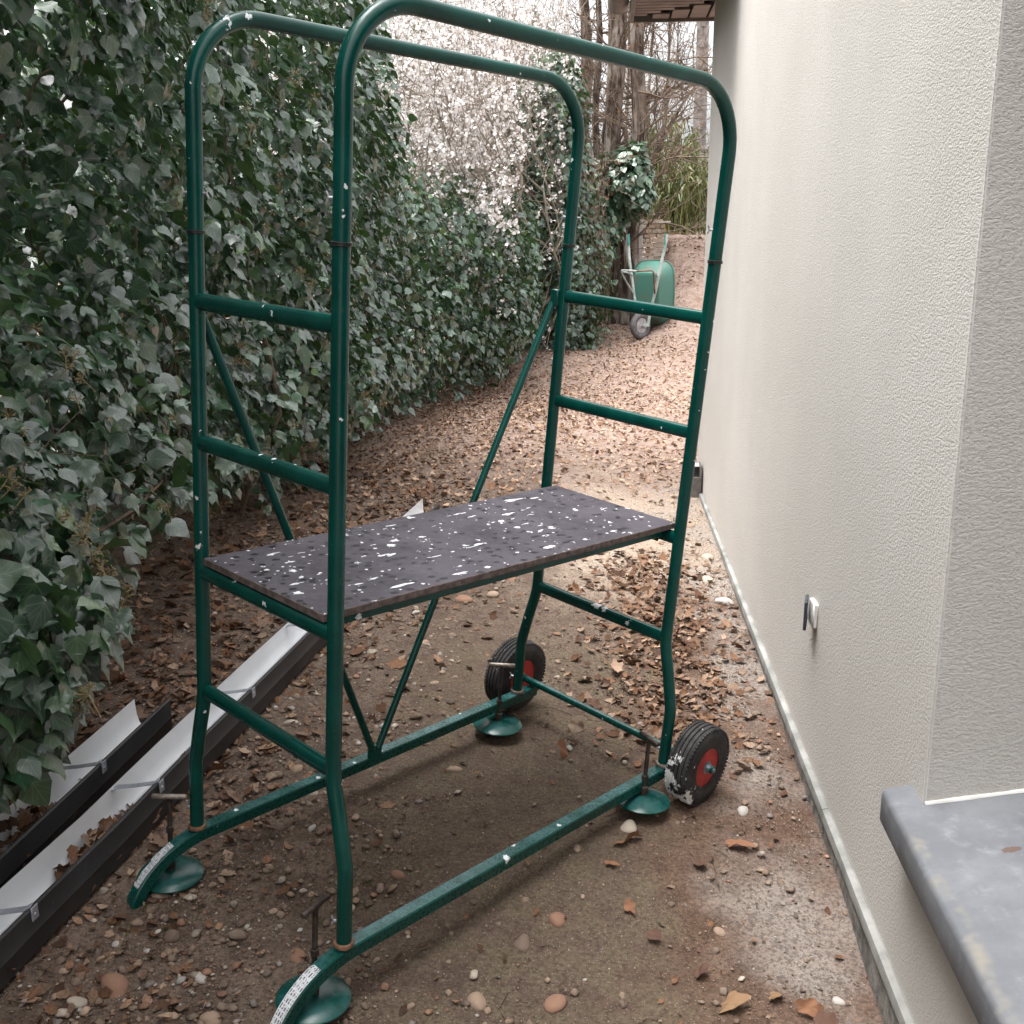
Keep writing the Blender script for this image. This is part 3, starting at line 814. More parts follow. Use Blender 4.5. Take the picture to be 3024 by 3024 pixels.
# base rails: box section, ski-shaped nose
def rail_path(sg):
    P = [(sg * WB, y, 0.100) for y in np.linspace(0.715, -0.60, 16)]
    P += [(sg * WB, -0.60 - 0.215 * math.sin(t), 0.100 - 0.165 * (1 - math.cos(t))) for t in np.linspace(0.12, math.radians(89), 13)]
    return P
sq = np.array([(-0.0185, -0.014), (-0.0155, -0.017), (0.0155, -0.017), (0.0185, -0.014), (0.0185, 0.014), (0.0155, 0.017), (-0.0155, 0.017), (-0.0185, 0.014)])
rails = {}
for sg in (-1, 1):
    m = MB(); m.sweep(rail_path(sg), sq)
    rails[sg] = S(m, 'base_rail', M_RAIL, angle=25)
    # paper label over the nose
    ts = np.linspace(math.radians(26), math.radians(76 if sg > 0 else 62), 18); rg = np.random.default_rng(11 + sg)
    V = []; UV = []
    for k, tt in enumerate(ts):
        c0 = np.array([sg * WB, -0.60 - 0.215 * math.sin(tt), 0.100 - 0.165 * (1 - math.cos(tt))])
        tg = np.array([0, -0.215 * math.cos(tt), -0.165 * math.sin(tt)]); tg /= np.linalg.norm(tg)
        nn = np.array([0, -tg[2], tg[1]]); nn = nn if nn[2] > 0 else -nn
        wl_, wr = 0.0150, 0.0150
        if sg < 0 or k in (0, 17):
            wl_ = 0.014 * rg.uniform(0.55, 1.0); wr = 0.014 * rg.uniform(0.75, 1.0)
        V += [c0 + nn * 0.0177 + np.array([-wl_, 0, 0]), c0 + nn * 0.0177 + np.array([wr, 0, 0])]
        UV += [(k / 17, 0.0), (k / 17, 1.0)]
    F = np.array([(2 * k, 2 * k + 2, 2 * k + 3, 2 * k + 1) for k in range(17)])
    lab = link('label_strip', tri_mesh('label_strip', twist(np.array(V)), F, M_STICK, None, np.array(UV)), rails[sg])
# levelling feet: screwed rod with tee handle through the rail, dished disc below
HAND = {(-1, -1): (0.99, 0.12), (1, -1): (0.42, 0.91), (-1, 1): (0.99, 0.05), (1, 1): (0.55, -0.83)}
for sg, e, uu, zd, zh in ((-1, -1, -0.692, -0.008, 0.218), (1, -1, -0.690, 0.004, 0.242), (-1, 1, 0.518, 0.042, 0.260), (1, 1, 0.505, 0.052, 0.252)):
    ft = empty('levelling_foot', (sg * WB, uu, zd), 0, tower)
    def L(mb, name, mat, **k): return mb.build(name, mat, ft, **k)
    m = MB(); m.lathe([(-0.004, 0.080), (-0.003, 0.083), (0.000, 0.0835), (0.003, 0.080), (0.011, 0.055), (0.016, 0.030), (0.017, 0.012), (0.017, 0.002)], (0, 0, 0), (0, 0, 1), 40)
    L(m, 'disc', M_DISC)
    m = MB(); m.tube([(0, 0, z) for z in np.linspace(0.015, zh - zd, 8)], 0.0065, 12)
    m.lathe([(0.0, 0.010), (0.002, 0.0125), (0.026, 0.0125), (0.028, 0.009)], (0, 0, 0.016), (0, 0, 1), 12)
    m.lathe([(0.0, 0.008), (0.001, 0.0105), (0.016, 0.0105), (0.017, 0.008)], (0, 0, 0.116 - zd), (0, 0, 1), 6)
    L(m, 'threaded_rod', M_RUST)
    hx, hy = HAND[(sg, e)]; dv = SM.T @ np.array([hx, hy, 0]); dv[2] *= 0.3; dv /= np.linalg.norm(dv)
    m = MB(); m.tube([np.array([0, 0, zh - zd]) + dv * s for s in (-0.044, -0.042, 0, 0.042, 0.044)], 0.0072, 10, scales=[0.8, 1, 1, 1, 0.8])
    L(m, 'tee_handle', M_BARE if sg < 0 else M_RUST)
# V brace on the hedge side
for e in (-1, 1):
    m = MB()
    p0 = np.array([-0.300, -0.030 + 0.012 * e, 0.140]); p1 = np.array([-0.292, e * (L2 - 0.018), 1.462])
    pts = [p0 + (p1 - p0) * s for s in np.linspace(0, 1, 12)]
    m.tube(pts, 0.0112, 12)
    m.bbox(p1 + np.array([0.010, 0, 0.012]), (0.030, 0.024, 0.05), 0.003)
    S(m, 'brace', M_RUNG)
m = MB(); m.bbox((-0.302, -0.030, 0.128), (0.012, 0.05, 0.045), 0.002)
S(m, 'brace_bracket', M_RUNG)
# rear axle bar and the two wheels
m = MB(); m.tube([(x, 0.700, 0.135) for x in np.linspace(-0.45, 0.452, 10)], 0.0125, 14); S(m, 'axle_bar', M_RAIL)
for sg in (-1, 1):
    wh = empty('wheel', (0, 0, 0), 0, tower)
    c = np.array([sg * 0.3925, 0.700, 0.135])
    R0, hw = 0.130, 0.040
    tp = [(-hw + 0.004, 0.062), (-hw, 0.078), (-hw, 0.098), (-hw + 0.003, 0.114), (-hw + 0.009, 0.124)]
    for i, gxx in enumerate(np.linspace(-0.022, 0.022, 4)):
        tp += [(gxx - 0.0048, R0 - 0.0012 - 18 * gxx ** 2 * 0.3), (gxx - 0.0026, R0 - 0.0012 - 5.4 * gxx ** 2), (gxx - 0.0018, R0 - 0.008), (gxx + 0.0018, R0 - 0.008), (gxx + 0.0026, R0 - 0.0012 - 5.4 * gxx ** 2)]
    tp += [(hw - 0.009, 0.124), (hw - 0.003, 0.114), (hw, 0.098), (hw, 0.078), (hw - 0.004, 0.062)]
    m = MB(); m.lathe(tp, c, (1, 0, 0), 72)
    m.f = m.f[:-2]; m.m = m.m[:-2]
    # moulded shoulder lugs
    for k in range(64):
        an = k / 64 * 2 * np.pi
        for q in (-1, 1):
            rd = np.array([0, math.cos(an), math.sin(an)]); tg = np.array([0, -math.sin(an), math.cos(an)])
            m.box(c + rd * 0.1215 + np.array([q * (hw - 0.0075), 0, 0]), (0.008, 0.0070, 0.007), R=np.stack([np.array([1.0, 0, 0]), tg, rd], 1))
    m.build('tyre', M_TYRE, wh, fn=twist)
    m = MB(); m.lathe([(-0.034, 0.064), (-0.022, 0.060), (-0.016, 0.048), (-0.010, 0.040), (-0.012, 0.022), (0.012, 0.022), (0.010, 0.040), (0.016, 0.048), (0.022, 0.060), (0.034, 0.064)], c, (1, 0, 0), 40)
    m.build('rim', M_RIM, wh, fn=twist)
    m = MB(); m.lathe([(-0.036, 0.012), (-0.034, 0.017), (0.032, 0.017), (0.033, 0.021), (0.036, 0.021), (0.037, 0.014), (0.050, 0.013), (0.052, 0.008), (0.062, 0.0075), (0.063, 0.004)], c, (sg, 0, 0), 12)
    m.build('hub', M_HUB, wh, fn=twist)
# platform
pl = empty('platform', (0, 0, 0), 0, tower)
m = MB(); m.bbox((0, 0.0, 0.8705), (0.478, 1.276, 0.018), 0.0015)
mi = []
for f in m.f:
    p = np.concatenate(m.v)[f]; mi.append(0 if p[:, 2].min() > 0.8785 else 1)
m.m = mi
m.build('board', [M_BOARD, M_BEDGE], pl, fn=twist, smooth_sh=False)
m = MB()
for x in (-0.215, 0.215): m.bbox((x, 0, 0.8495), (0.022, 1.19, 0.020), 0.002)
for e in (-1, 1):
    for x in (-0.18, 0.18): m.bbox((x, e * (L2 - 0.0175), 0.838), (0.05, 0.005, 0.040), 0.001)
m.build('deck_frame', M_RUNG, pl, fn=twist)

# ------------------------------------------------------------------ two old gutters lying by the hedge
def gut_black():
    t = NT('black_gutter_outside'); c = t.coord('Object')
    n1 = t.noise(t.coord('Object', (1, 1, 3)), 130, 3, 0.6); n2 = t.noise(c, 5, 3)
    base = t.mix(t.ramp(n2.outputs['Fac'], 0.3, 0.7), (0.020, 0.020, 0.022), (0.034, 0.033, 0.035))
    base = t.mix(t.math('MULTIPLY', t.math('GREATER_THAN', n1.outputs['Fac'], 0.66), 0.5), base, (0.18, 0.16, 0.14))
    return t.done(base, 0.5, 0, None, 0.4)
M_GB = gut_black()
M_GW = simple('white_gutter_lining', (0.76, 0.775, 0.80), 0.35, 0.0, 0.05, 5)
M_GS = simple('grey_gutter_strap', (0.42, 0.44, 0.50), 0.35, 0.5, 0.2, 30)
def leaf_flake():
    """small curled dead leaf, lobed outline"""
    P = [(0, 0), (0.16, 0.10), (0.34, 0.22), (0.22, 0.38), (0.40, 0.58), (0.18, 0.68), (0, 1.0), (-0.18, 0.68), (-0.40, 0.58), (-0.22, 0.38), (-0.34, 0.22), (-0.16, 0.10), (0, 0.45)]
    V = np.array([(x, y - 0.5, 0.45 * x * x + 0.18 * (y - 0.5) ** 2) for x, y in P])
    F = np.array([(12, i, (i + 1) % 12) for i in range(12)])
    return V, F
def flake_small():
    V = np.array([(0, -0.5, 0.05), (0.3, -0.1, 0.12), (0.22, 0.3, 0.0), (0, 0.55, 0.14), (-0.26, 0.25, 0.1), (-0.24, -0.2, 0.0)])
    F = np.array([(0, 1, 5), (1, 2, 5), (2, 4, 5), (2, 3, 4)])
    return V, F
def flake_tints(n, rg, pale=0.3):
    base = np.array([(0.20, 0.105, 0.06), (0.13, 0.065, 0.036), (0.27, 0.165, 0.105), (0.34, 0.235, 0.165), (0.22, 0.14, 0.10), (0.10, 0.055, 0.035)])
    pr = np.array([0.25, 0.2, 0.2, pale * 0.5, 0.2, 0.15]); pr /= pr.sum()
    c = base[rg.choice(len(base), n, p=pr)]
    return np.clip(c * rg.uniform(0.7, 1.3, (n, 1)), 0, 1)
M_LEAF = tint_mat('dead_leaf', 0.8, 0.25, 160, 0.3, 0.25, 0.08)
def flakes(C, rg, s0, s1, tilt=0.5, tpl=flake_small, pale=0.3, gain=1.0):
    n = len(C); V, F = tpl()
    nr = np.stack([rg.normal(0, tilt, n), rg.normal(0, tilt, n), np.ones(n)], 1)
    tp = rg.normal(0, 1, (n, 3)); R = rot_from(nr, tp)
    return scatter(V, F, C, R, rg.uniform(s0, s1, n) * rg.uniform(0.8, 1.15, n), np.clip(flake_tints(n, rg, pale) * gain, 0, 0.7))
def gutter(y_a, y_b, xr, slope, straps, label, tilt, leafz, W_=0.130, Hh=0.128, torn=False):
    """xr(y)=x of the tall right face; the trough opens upwards"""
    rg = np.random.default_rng(int(y_b * 100))
    ym = (y_a + y_b) / 2
    root = empty('rain_gutter', (xr + slope * ym - W_ / 2, ym, float(ground_z(xr + slope * ym, ym))), -math.atan(slope))
    root.rotation_euler = (0, 0, -math.atan(slope))
    tag(root, label, 'gutter')
    hl = (y_b - y_a) / 2 * math.sqrt(1 + slope ** 2)
    out = [(0.055, Hh - 0.004), (0.064, Hh), (0.068, Hh - 0.004), (0.066, Hh * 0.52), (0.0675, Hh * 0.50), (0.066, Hh * 0.48), (0.064, 0.012), (0.052, 0.0), (-0.018, 0.0), (-0.040, 0.010), (-0.054, 0.035), (-0.062, 0.065), (-0.065, Hh - 0.014), (-0.062, Hh - 0.008)]
    inn = [(0.055, Hh - 0.005), (0.061, Hh - 0.006), (0.0625, Hh * 0.5), (0.060, 0.014), (0.050, 0.004), (0.030, 0.004), (0.028, 0.007), (0.024, 0.007), (0.022, 0.004), (-0.006, 0.004), (-0.008, 0.007), (-0.012, 0.007), (-0.014, 0.004), (-0.020, 0.004), (-0.038, 0.014), (-0.0445, 0.027), (-0.0435, 0.030), (-0.050, 0.037), (-0.058, 0.066), (-0.061, Hh - 0.014), (-0.061, Hh - 0.009)]
    def strip(prof, mt):
        m = MB(); ys = np.linspace(-hl, hl, 24); V = []
        for y in ys:
            dz = float(ground_z(xr + slope * (ym + y), ym + y)) - float(ground_z(xr + slope * ym, ym)) + 0.006
            for x, z in prof:
                wob = 0.002 * math.sin(3 * y + x * 20)
                yy_ = y
                if torn and y == ys[-1]: yy_ = y + 0.05 * math.sin(x * 60) - (0.06 if x > 0.02 else 0)
                V.append((x + wob, yy_, z + dz))
        n = len(prof)
        m.add(V, [(i * n + j, i * n + j + 1, (i + 1) * n + j + 1, (i + 1) * n + j) for i in range(len(ys) - 1) for j in range(n - 1)])
        return m, mt
    for nm, prof, mt in (('shell', out, M_GB), ('lining', inn, M_GW)):
        m, _ = strip(prof, mt); m.build(nm, mt, root, angle=35)
    for ys_ in straps:
        y = (ys_ - ym) * math.sqrt(1 + slope ** 2)
        dz = float(ground_z(xr + slope * ys_, ys_)) - float(ground_z(xr + slope * ym, ym)) + 0.006
        m = MB()
        m.sweep([(-0.060, y - 0.035, Hh - 0.018 + dz), (-0.045, y - 0.028, Hh - 0.012 + dz), (0, y - 0.012, Hh - 0.012 + dz), (0.05, y, Hh - 0.006 + dz), (0.064, y + 0.003, Hh + 0.003 + dz)], np.array([(-0.010, -0.001), (0.010, -0.001), (0.010, 0.001), (-0.010, 0.001)]))
        m.bbox((0.0705, y + 0.003, Hh - 0.015 + dz), (0.003, 0.024, 0.034), 0.0008)
        m.lathe([(0, 0.004), (0.002, 0.0035)], (0.072, y + 0.003, Hh - 0.018 + dz), (1, 0, 0), 8)
        m.build('strap', M_GS, root)
    if leafz:
        P = []
        for a, b, n, hmax in leafz:
            y = rg.uniform(a, b, n); k = np.clip(np.minimum(y - a, b - y) / 0.2, 0, 1)
            x = rg.uniform(-0.052, 0.052, n)
            z = rg.uniform(0.012, 1, n) * hmax * k + 0.02
            P.append(np.stack([x, (y - ym) * math.sqrt(1 + slope ** 2), z], 1))
        C = np.concatenate(P)
        v, f, tt, u = flakes(C, rg, 0.03, 0.07, 0.7, leaf_flake)
        o = link('leaf_debris', tri_mesh('leaf_debris', v, f, M_LEAF, tt), root); kind(o, 'stuff')
    return root
gutter(1.2, 5.86, -1.463, 0.100, [1.42, 2.02, 2.60, 3.22, 3.86, 4.47, 5.1], 'long black rain gutter with white lining lying on the soil beside the tower', 0, [(2.25, 2.62, 110, 0.05), (1.8, 2.0, 14, 0.02)], torn=True)
gutter(1.3, 3.09, -1.575, 0.067, [1.45, 2.05, 2.66], 'shorter black rain gutter full of dead leaves under the ivy', 0, [(1.35, 2.62, 420, 0.085)])

# ------------------------------------------------------------------ ivy hedge
def leaf_tpl(kind_):
    if kind_ == 0:      # five-lobed juvenile leaf
        half = [(0.0, 0.06), (0.16, -0.03), (0.33, 0.0), (0.52, 0.14), (0.40, 0.27), (0.47, 0.46), (0.27, 0.50), (0.17, 0.70), (0.0, 1.0)]
    elif kind_ == 1:    # broad heart
        half = [(0.0, 0.06), (0.18, -0.04), (0.38, 0.06), (0.47, 0.24), (0.42, 0.44), (0.30, 0.62), (0.18, 0.78), (0.08, 0.90), (0.0, 1.0)]
    else:               # narrow adult leaf
        half = [(0.0, 0.02), (0.14, 0.02), (0.28, 0.12), (0.36, 0.28), (0.34, 0.46), (0.26, 0.63), (0.16, 0.78), (0.07, 0.90), (0.0, 1.0)]
    mid = [(0, 0.06), (0, 0.30), (0, 0.55), (0, 0.80), (0, 1.0)]
    P = []; F = []
    def z(x, y): return 0.26 * abs(x) - 0.55 * abs(x) ** 2 * 1.6 - 0.24 * (y - 0.25) ** 2 + 0.035 * math.sin(9 * y + 5 * x)
    P += [(x, y, z(x, y)) for x, y in mid]
    for sg in (1, -1):
        b = len(P)
        P += [(sg * x, y, z(sg * x, y)) for x, y in half[1:-1]]
        H_ = [0] + [b + i for i in range(7)] + [4]
        tri = [(0, H_[1], H_[2]), (0, H_[2], 1), (1, H_[2], H_[3]), (1, H_[3], H_[4]), (1, H_[4], 2), (2, H_[4], H_[5]), (2, H_[5], H_[6]), (2, H_[6], 3), (3, H_[6], H_[7]), (3, H_[7], 4)]
        F += [tr if sg > 0 else tr[::-1] for tr in tri]
    V = np.array(P); uv = np.stack([V[:, 0] + 0.5, V[:, 1]], 1)
    V = V - np.array([0, 0.06, 0])
    return V, np.array(F), uv
LEAF = [leaf_tpl(k) for k in range(3)]
M_IVY = ivy_mat('ivy_leaf')
M_STEM = simple('ivy_stem', (0.12, 0.085, 0.058), 0.8, 0, 0.4, 40, 0.3)
M_UMBEL = simple('dry_flower_head', (0.22, 0.17, 0.085), 0.8, 0, 0.4, 60)
def hedge_x(y, z):
    base = -1.70 + 0.10 * smooth((y - 5) / 4) + 0.75 * smooth((y - 8.6) / 3.2) ** 1.3
    b = base + 0.30 * (fbm(y * 0.9 + 3, z * 1.1 + 40) - 0.5) + 0.16 * (fbm(y * 2.7, z * 2.9 + 11, 2) - 0.5)
    b = b + 0.26 * (fbm(y * 3.6 + 21, z * 3.9 + 7, 2) - 0.5)
    b = b + 0.24 * np.exp(-((y - 2.45) / 0.50) ** 2 - ((z - 0.70) / 0.34) ** 2)
    b = b - 0.85 * np.exp(-((y - 3.35) / 0.62) ** 2 - ((z - 1.92) / 0.40) ** 2)
    b = b + 0.70 * np.exp(-((y - 2.3) / 1.2) ** 2 - ((z - 2.95) / 0.34) ** 2)  # overhang above the view, added to shade the hollow beneath
    b = b - 0.22 * smooth((0.55 - (z - ground_z(-1.6, y))) / 0.4) * smooth((y - 2.9) / 0.4)
    return b
def hedge_top(y):
    return 3.75 - 1.35 * smooth((y - 8.0) / 1.8) + 0.5 * (fbm(y * 1.3, y * 0 + 3.3, 2) - 0.5)
def hedge_bot(y):
    g_ = ground_z(-1.6, y)
    h = 0.31 + 0.13 * smooth((y - 2.95) / 0.35) * (1 - smooth((y - 5.0) / 0.9)) - 0.21 * smooth((y - 5.0) / 0.9)
    return g_ + h
def leaf_cloud(C, nrm, rg, s0, s1, dark=0.0, down=1.0, mixk=(0.5, 0.3, 0.2), tones=None):
    n = len(C)
    nr = nrm + rg.normal(0, 0.42, (n, 3)); tp = np.array([0, 0, -1.0]) * down + rg.normal(0, 0.45, (n, 3)) + nrm * 0.25
    R = rot_from(nr, tp)
    S_ = rg.uniform(s0, s1, n)
    if tones is None:
        tones = np.array([(0.024, 0.074, 0.034), (0.030, 0.090, 0.042), (0.015, 0.042, 0.025), (0.040, 0.098, 0.036), (0.070, 0.135, 0.030), (0.045, 0.092, 0.060)])
        pr = [0.26, 0.26, 0.20, 0.14, 0.05, 0.09]
    else:
        pr = [1 / len(tones)] * len(tones)
    tt = tones[rg.choice(len(tones), n, p=pr)] * rg.uniform(0.75, 1.25, (n, 1)) * (1 - dark)
    k = rg.choice(3, n, p=mixk)
    return R, S_, tt, k
def chunks_of(C, R, S_, tt, k):
    out = []
    for q in range(3):
        s = k == q
        if s.any():
            V, F, uv = LEAF[q]
            out.append(scatter(V, F, C[s], R[s], S_[s], tt[s], uv))
    return out

rg = np.random.default_rng(21)
hedge = empty('ivy_hedge', (-1.7, 3.0, 0.14))
tag(hedge, 'tall dark green ivy hedge with drooping leaves along the left of the path', 'hedge')
HO = np.array([-1.7, 3.0, 0.14])
def hedge_layer(n, d0, d1, s0, s1, ylo, yhi, dark=0.0, **kw):
    y = rg.uniform(ylo, yhi, n); zb = hedge_bot(y); zt = hedge_top(y)
    z = rg.uniform(0.05, 3.9, n)
    ok = (z > zb + rg.normal(0, 0.05, n)) & (z < zt + rg.normal(0, 0.12, n)); y, z = y[ok], z[ok]
    d = rg.uniform(d0, d1, len(y))
    # the top of the hedge rounds back
    x = hedge_x(y, z) - d - 0.35 * smooth((z - hedge_top(y) + 0.5) / 0.5) * (y > 8)
    C = np.stack([x, y, z], 1)
    e = 0.06
    gxz = (hedge_x(y, z + e) - hedge_x(y, z - e)) / (2 * e); gxy = (hedge_x(y + e, z) - hedge_x(y - e, z)) / (2 * e)
    nr = np.stack([np.ones(len(y)), -gxy * 0.6, -gxz * 0.6 + 0.75], 1); nr /= np.linalg.norm(nr, axis=1)[:, None]
    return C, d, leaf_cloud(C, nr, rg, s0, s1, dark, **kw)
C1, d1, (R1, S1, T1, K1) = hedge_layer(16500, -0.09, 0.14, 0.058, 0.105, 0.9, 14.0)
_ = None
C2, d2, (R2, S2, T2, K2) = hedge_layer(12500, 0.10, 0.36, 0.065, 0.11, 0.9, 14.2)
C3, d3, (R3, S3, T3, K3) = hedge_layer(15000, 0.35, 1.10, 0.08, 0.13, 0.3, 14.2)
C5, d5, (R5, S5, T5, K5) = hedge_layer(7000, 1.1, 1.7, 0.12, 0.17, 0.0, 12.6)
C6, d6, (R6, S6, T6, K6) = hedge_layer(6500, -0.05, 0.9, 0.12, 0.17, -4.0, 0.9)  # unseen stretch behind the camera, added to dim the near hedge
n = 7000; u6 = rg.normal(0, 1, (n, 3)); u6 /= np.linalg.norm(u6, axis=1)[:, None]  # unseen leaf crown above the hedge, added to darken its upper near part
C7 = np.array([-1.9, 1.7, 4.0]) + u6 * (rg.uniform(0.2, 1, n) ** 0.45)[:, None] * np.array([1.15, 3.0, 1.25]) * (0.75 + 0.5 * fbm(u6[:, 1] * 3 + 3, u6[:, 2] * 3))[:, None]
R7, S7, T7, K7 = leaf_cloud(C7, u6 * 0.7 + np.array([0.2, 0, 0.5]), rg, 0.08, 0.13)
# extra sprays on the bulge beside the near gutter
n = 520; y = rg.normal(2.45, 0.36, n); z = rg.normal(0.72, 0.24, n)
ok = (z > 0.44) & (y > 1.5) & (y < 3.2); y, z = y[ok], z[ok]
C4 = np.stack([hedge_x(y, z) + rg.uniform(-0.05, 0.07, len(y)), y, z], 1)
R4, S4, T4, K4 = leaf_cloud(C4, np.tile([0.85, -0.25, 0.45], (len(y), 1)), rg, 0.068, 0.110)
# the three hundred leaves that show largest are parts of their own
Ca = np.concatenate([C1, C4]); Ra = np.concatenate([R1, R4]); Sa = np.concatenate([S1, S4]); Ta = np.concatenate([T1, T4]); Ka = np.concatenate([K1, K4])
q = (Ca - CAM_POS) @ CAM_R
px = 1.037 * q[:, 0] / q[:, 1]; py = 1.037 * q[:, 2] / q[:, 1]
vis = (q[:, 1] > 0.3) & (np.abs(px) < 0.52) & (np.abs(py) < 0.52)
vd = (CAM_POS - Ca); vd /= np.linalg.norm(vd, axis=1)[:, None]
face = np.abs(np.sum(Ra[:, :, 2] * vd, axis=1))
prom = Ca[:, 0] - hedge_x(Ca[:, 1], Ca[:, 2])
score = np.where(vis, Sa / np.maximum(q[:, 1], 0.3) * face * (0.6 + 4.0 * np.clip(prom + 0.05, 0, 0.15)), -1)
top = np.argsort(-score)[:300]
rest = np.ones(len(Ca), bool); rest[top] = False
ch = chunks_of(Ca[rest] - HO, Ra[rest], Sa[rest], Ta[rest], Ka[rest]) + chunks_of(C2 - HO, R2, S2, T2, K2) + chunks_of(C3 - HO, R3, S3, T3, K3) + chunks_of(C5 - HO, R5, S5, T5, K5) + chunks_of(C6 - HO, R6, S6, T6, K6) + chunks_of(C7 - HO, R7, S7, T7, K7)
kind(joined('foliage', ch, M_IVY, hedge), 'stuff')
tones8 = np.array([(0.026, 0.064, 0.038), (0.034, 0.078, 0.047), (0.021, 0.052, 0.033), (0.046, 0.096, 0.044)])
lm = [[tri_mesh('leaf', LEAF[k][0], LEAF[k][1], M_IVY, np.tile(tones8[c], (len(LEAF[k][0]), 1)), LEAF[k][2]) for c in range(4)] for k in range(3)]
for i in top:
    o = bpy.data.objects.new('leaf', lm[Ka[i]][int(rg.integers(4))]); COL.objects.link(o); o.parent = hedge
    M4 = Matrix.Identity(4)
    for a_ in range(3):
        for b_ in range(3): M4[a_][b_] = Ra[i][a_][b_] * Sa[i]
        M4[a_][3] = Ca[i][a_] - HO[a_]
    o.matrix_basis = M4
# spent flower heads: little balls on spokes
def umbel_mesh(seed):
    r_ = np.random.default_rng(seed); m = MB()
    for k in range(15):
        d = r_.normal(0, 1, 3) + np.array([0, 0, 0.7]); d /= np.linalg.norm(d); ln = r_.uniform(0.016, 0.025)
        m.tube([(0, 0, 0), d * ln], 0.0009, 3, caps=False)
        m.lathe([(-0.0026, 0.0008), (0, 0.0028), (0.0026, 0.0010)], d * ln, d, 5)
    m.tube([(0, 0, -0.05), (0, 0, 0)], 0.0014, 4, caps=False)
    me_o = m.build('flower_head', M_UMBEL); me = me_o.data; bpy.data.objects.remove(me_o); return me
ums = [umbel_mesh(s) for s in range(4)]
cl = []
for _ in range(46):
    y = rg.uniform(1.9, 7.0); z = rg.uniform(0.5, 2.9)
    for k in range(int(rg.integers(2, 6))): cl.append((y + rg.normal(0, 0.035), z + rg.normal(0, 0.055)))
for (y, z) in [(2.62, 0.95), (2.66, 0.90), (2.70, 0.86), (2.60, 0.82), (2.55, 0.80), (2.72, 0.80), (2.75, 0.75), (2.68, 1.0), (2.3, 0.62), (2.33, 0.6)] * 2: cl.append((y + rg.normal(0, 0.02), z + rg.normal(0, 0.02)))
for (y, z) in cl:
    o = bpy.data.objects.new('flower_head', ums[int(rg.integers(4))]); COL.objects.link(o); o.parent = hedge
    o.location = Vector((float(hedge_x(y, z)) + 0.055 + rg.uniform(0, 0.03), y, z)) - Vector(HO)
    o.rotation_euler = (rg.normal(0, 0.4), 0.6 + rg.normal(0, 0.4), rg.uniform(0, 6.28)); o.scale = [rg.uniform(0.9, 1.4)] * 3
# woody stems seen between the leaves and hanging below them
m = MB()
for _ in range(150):
    y = rg.uniform(1.3, 11.5); zt = rg.uniform(0.5, 3.0); zb = float(hedge_bot(y)) - 0.25 if rg.random() < 0.5 else zt - rg.uniform(0.2, 0.8)
    nseg = 9; P = []; yy0 = y; dy = rg.normal(0, 0.35); off = rg.uniform(0.02, 0.45)
    for k in range(nseg):
        s = k / (nseg - 1); z = zb + (zt - zb) * s
        P.append((float(hedge_x(yy0 + dy * s, max(z, 0.3))) - off + 0.05 * math.sin(7 * s + yy0), yy0 + dy * s + 0.03 * math.sin(11 * s + zt), z))
    m.tube(P, rg.uniform(0.0025, 0.011), 5, caps=False, scales=np.linspace(1, 0.5, nseg))
for _ in range(110):
    y = rg.uniform(1.5, 9); z = rg.uniform(0.4, 3.0); x = float(hedge_x(y, z))
    d = np.array([rg.uniform(0.2, 1), rg.normal(0, 0.8), rg.normal(-0.1, 0.6)]); d /= np.linalg.norm(d); ln = rg.uniform(0.12, 0.38)
    p0 = np.array([x - 0.08, y, z])
    m.tube([p0, p0 + d * ln * 0.5 + np.array([0, 0, 0.02]), p0 + d * ln], 0.0022, 4, caps=False, scales=[1, 0.8, 0.5])
kind(m.build('stems', M_STEM, hedge, fn=lambda V: V - HO), 'stuff')

# ------------------------------------------------------------------ trees and shrubs behind
t = NT('shaggy_bark'); c = t.coord('Object', (11, 11, 1.6)); n1 = t.noise(c, 1.0, 6, 0.7); n2 = t.noise(t.coord('Object'), 3.0, 4)
M_BARK = t.done(t.mix(t.ramp(n1.outputs['Fac'], 0.42, 0.58), (0.050, 0.036, 0.028), t.mix(t.ramp(n2.outputs['Fac'], 0.4, 0.6), (0.19, 0.145, 0.115), (0.36, 0.32, 0.28))), 0.92, 0, t.bump(n1.outputs['Fac'], 1.0, 0.03), 0.2)
M_TWIG = simple('brown_twig', (0.15, 0.11, 0.08), 0.85, 0, 0.4, 9)
M_PALETWIG = simple('grey_twig', (0.23, 0.19, 0.15), 0.85, 0, 0.4, 9)
M_PETAL = tint_mat('blossom_petal', 0.7, 0.05, 60, 0, 0.2, 0.25)
M_FOLI = tint_mat('green_leaf', 0.42, 0.2, 60, 0.15, 0.5, 0.12)
def grow(m, rg, p, d, ln, r, depth, spread=0.6, upb=0.15, tips=None, nb=(2, 4), seg=5, wig=0.14, xmax=1e9):
    n = 6; P = [np.array(p, float)]; d = np.array(d, float) / np.linalg.norm(d)
    for k in range(n):
        d = d + rg.normal(0, wig, 3) + np.array([0, 0, upb * 0.2]); d /= np.linalg.norm(d)
        if P[-1][0] + d[0] * ln / n > xmax: d[0] = -abs(d[0]) * 0.5; d /= np.linalg.norm(d)
        P.append(P[-1] + d * ln / n)
    m.tube(P, r, seg if r > 0.02 else 3, caps=False, scales=np.linspace(1, 0.55, n + 1))
    if tips is not None and depth <= 1: tips.extend(P[2:])
    if depth > 0:
        for b in range(int(rg.integers(nb[0], nb[1] + 1))):
            k = int(rg.integers(2, n + 1))
            dd = d + rg.normal(0, spread, 3) + np.array([0, 0, upb])
            grow(m, rg, P[k], dd, ln * rg.uniform(0.5, 0.8), max(r * rg.uniform(0.4, 0.6), 0.0022), depth - 1, spread, upb, tips, nb, seg, wig, xmax)
    return P
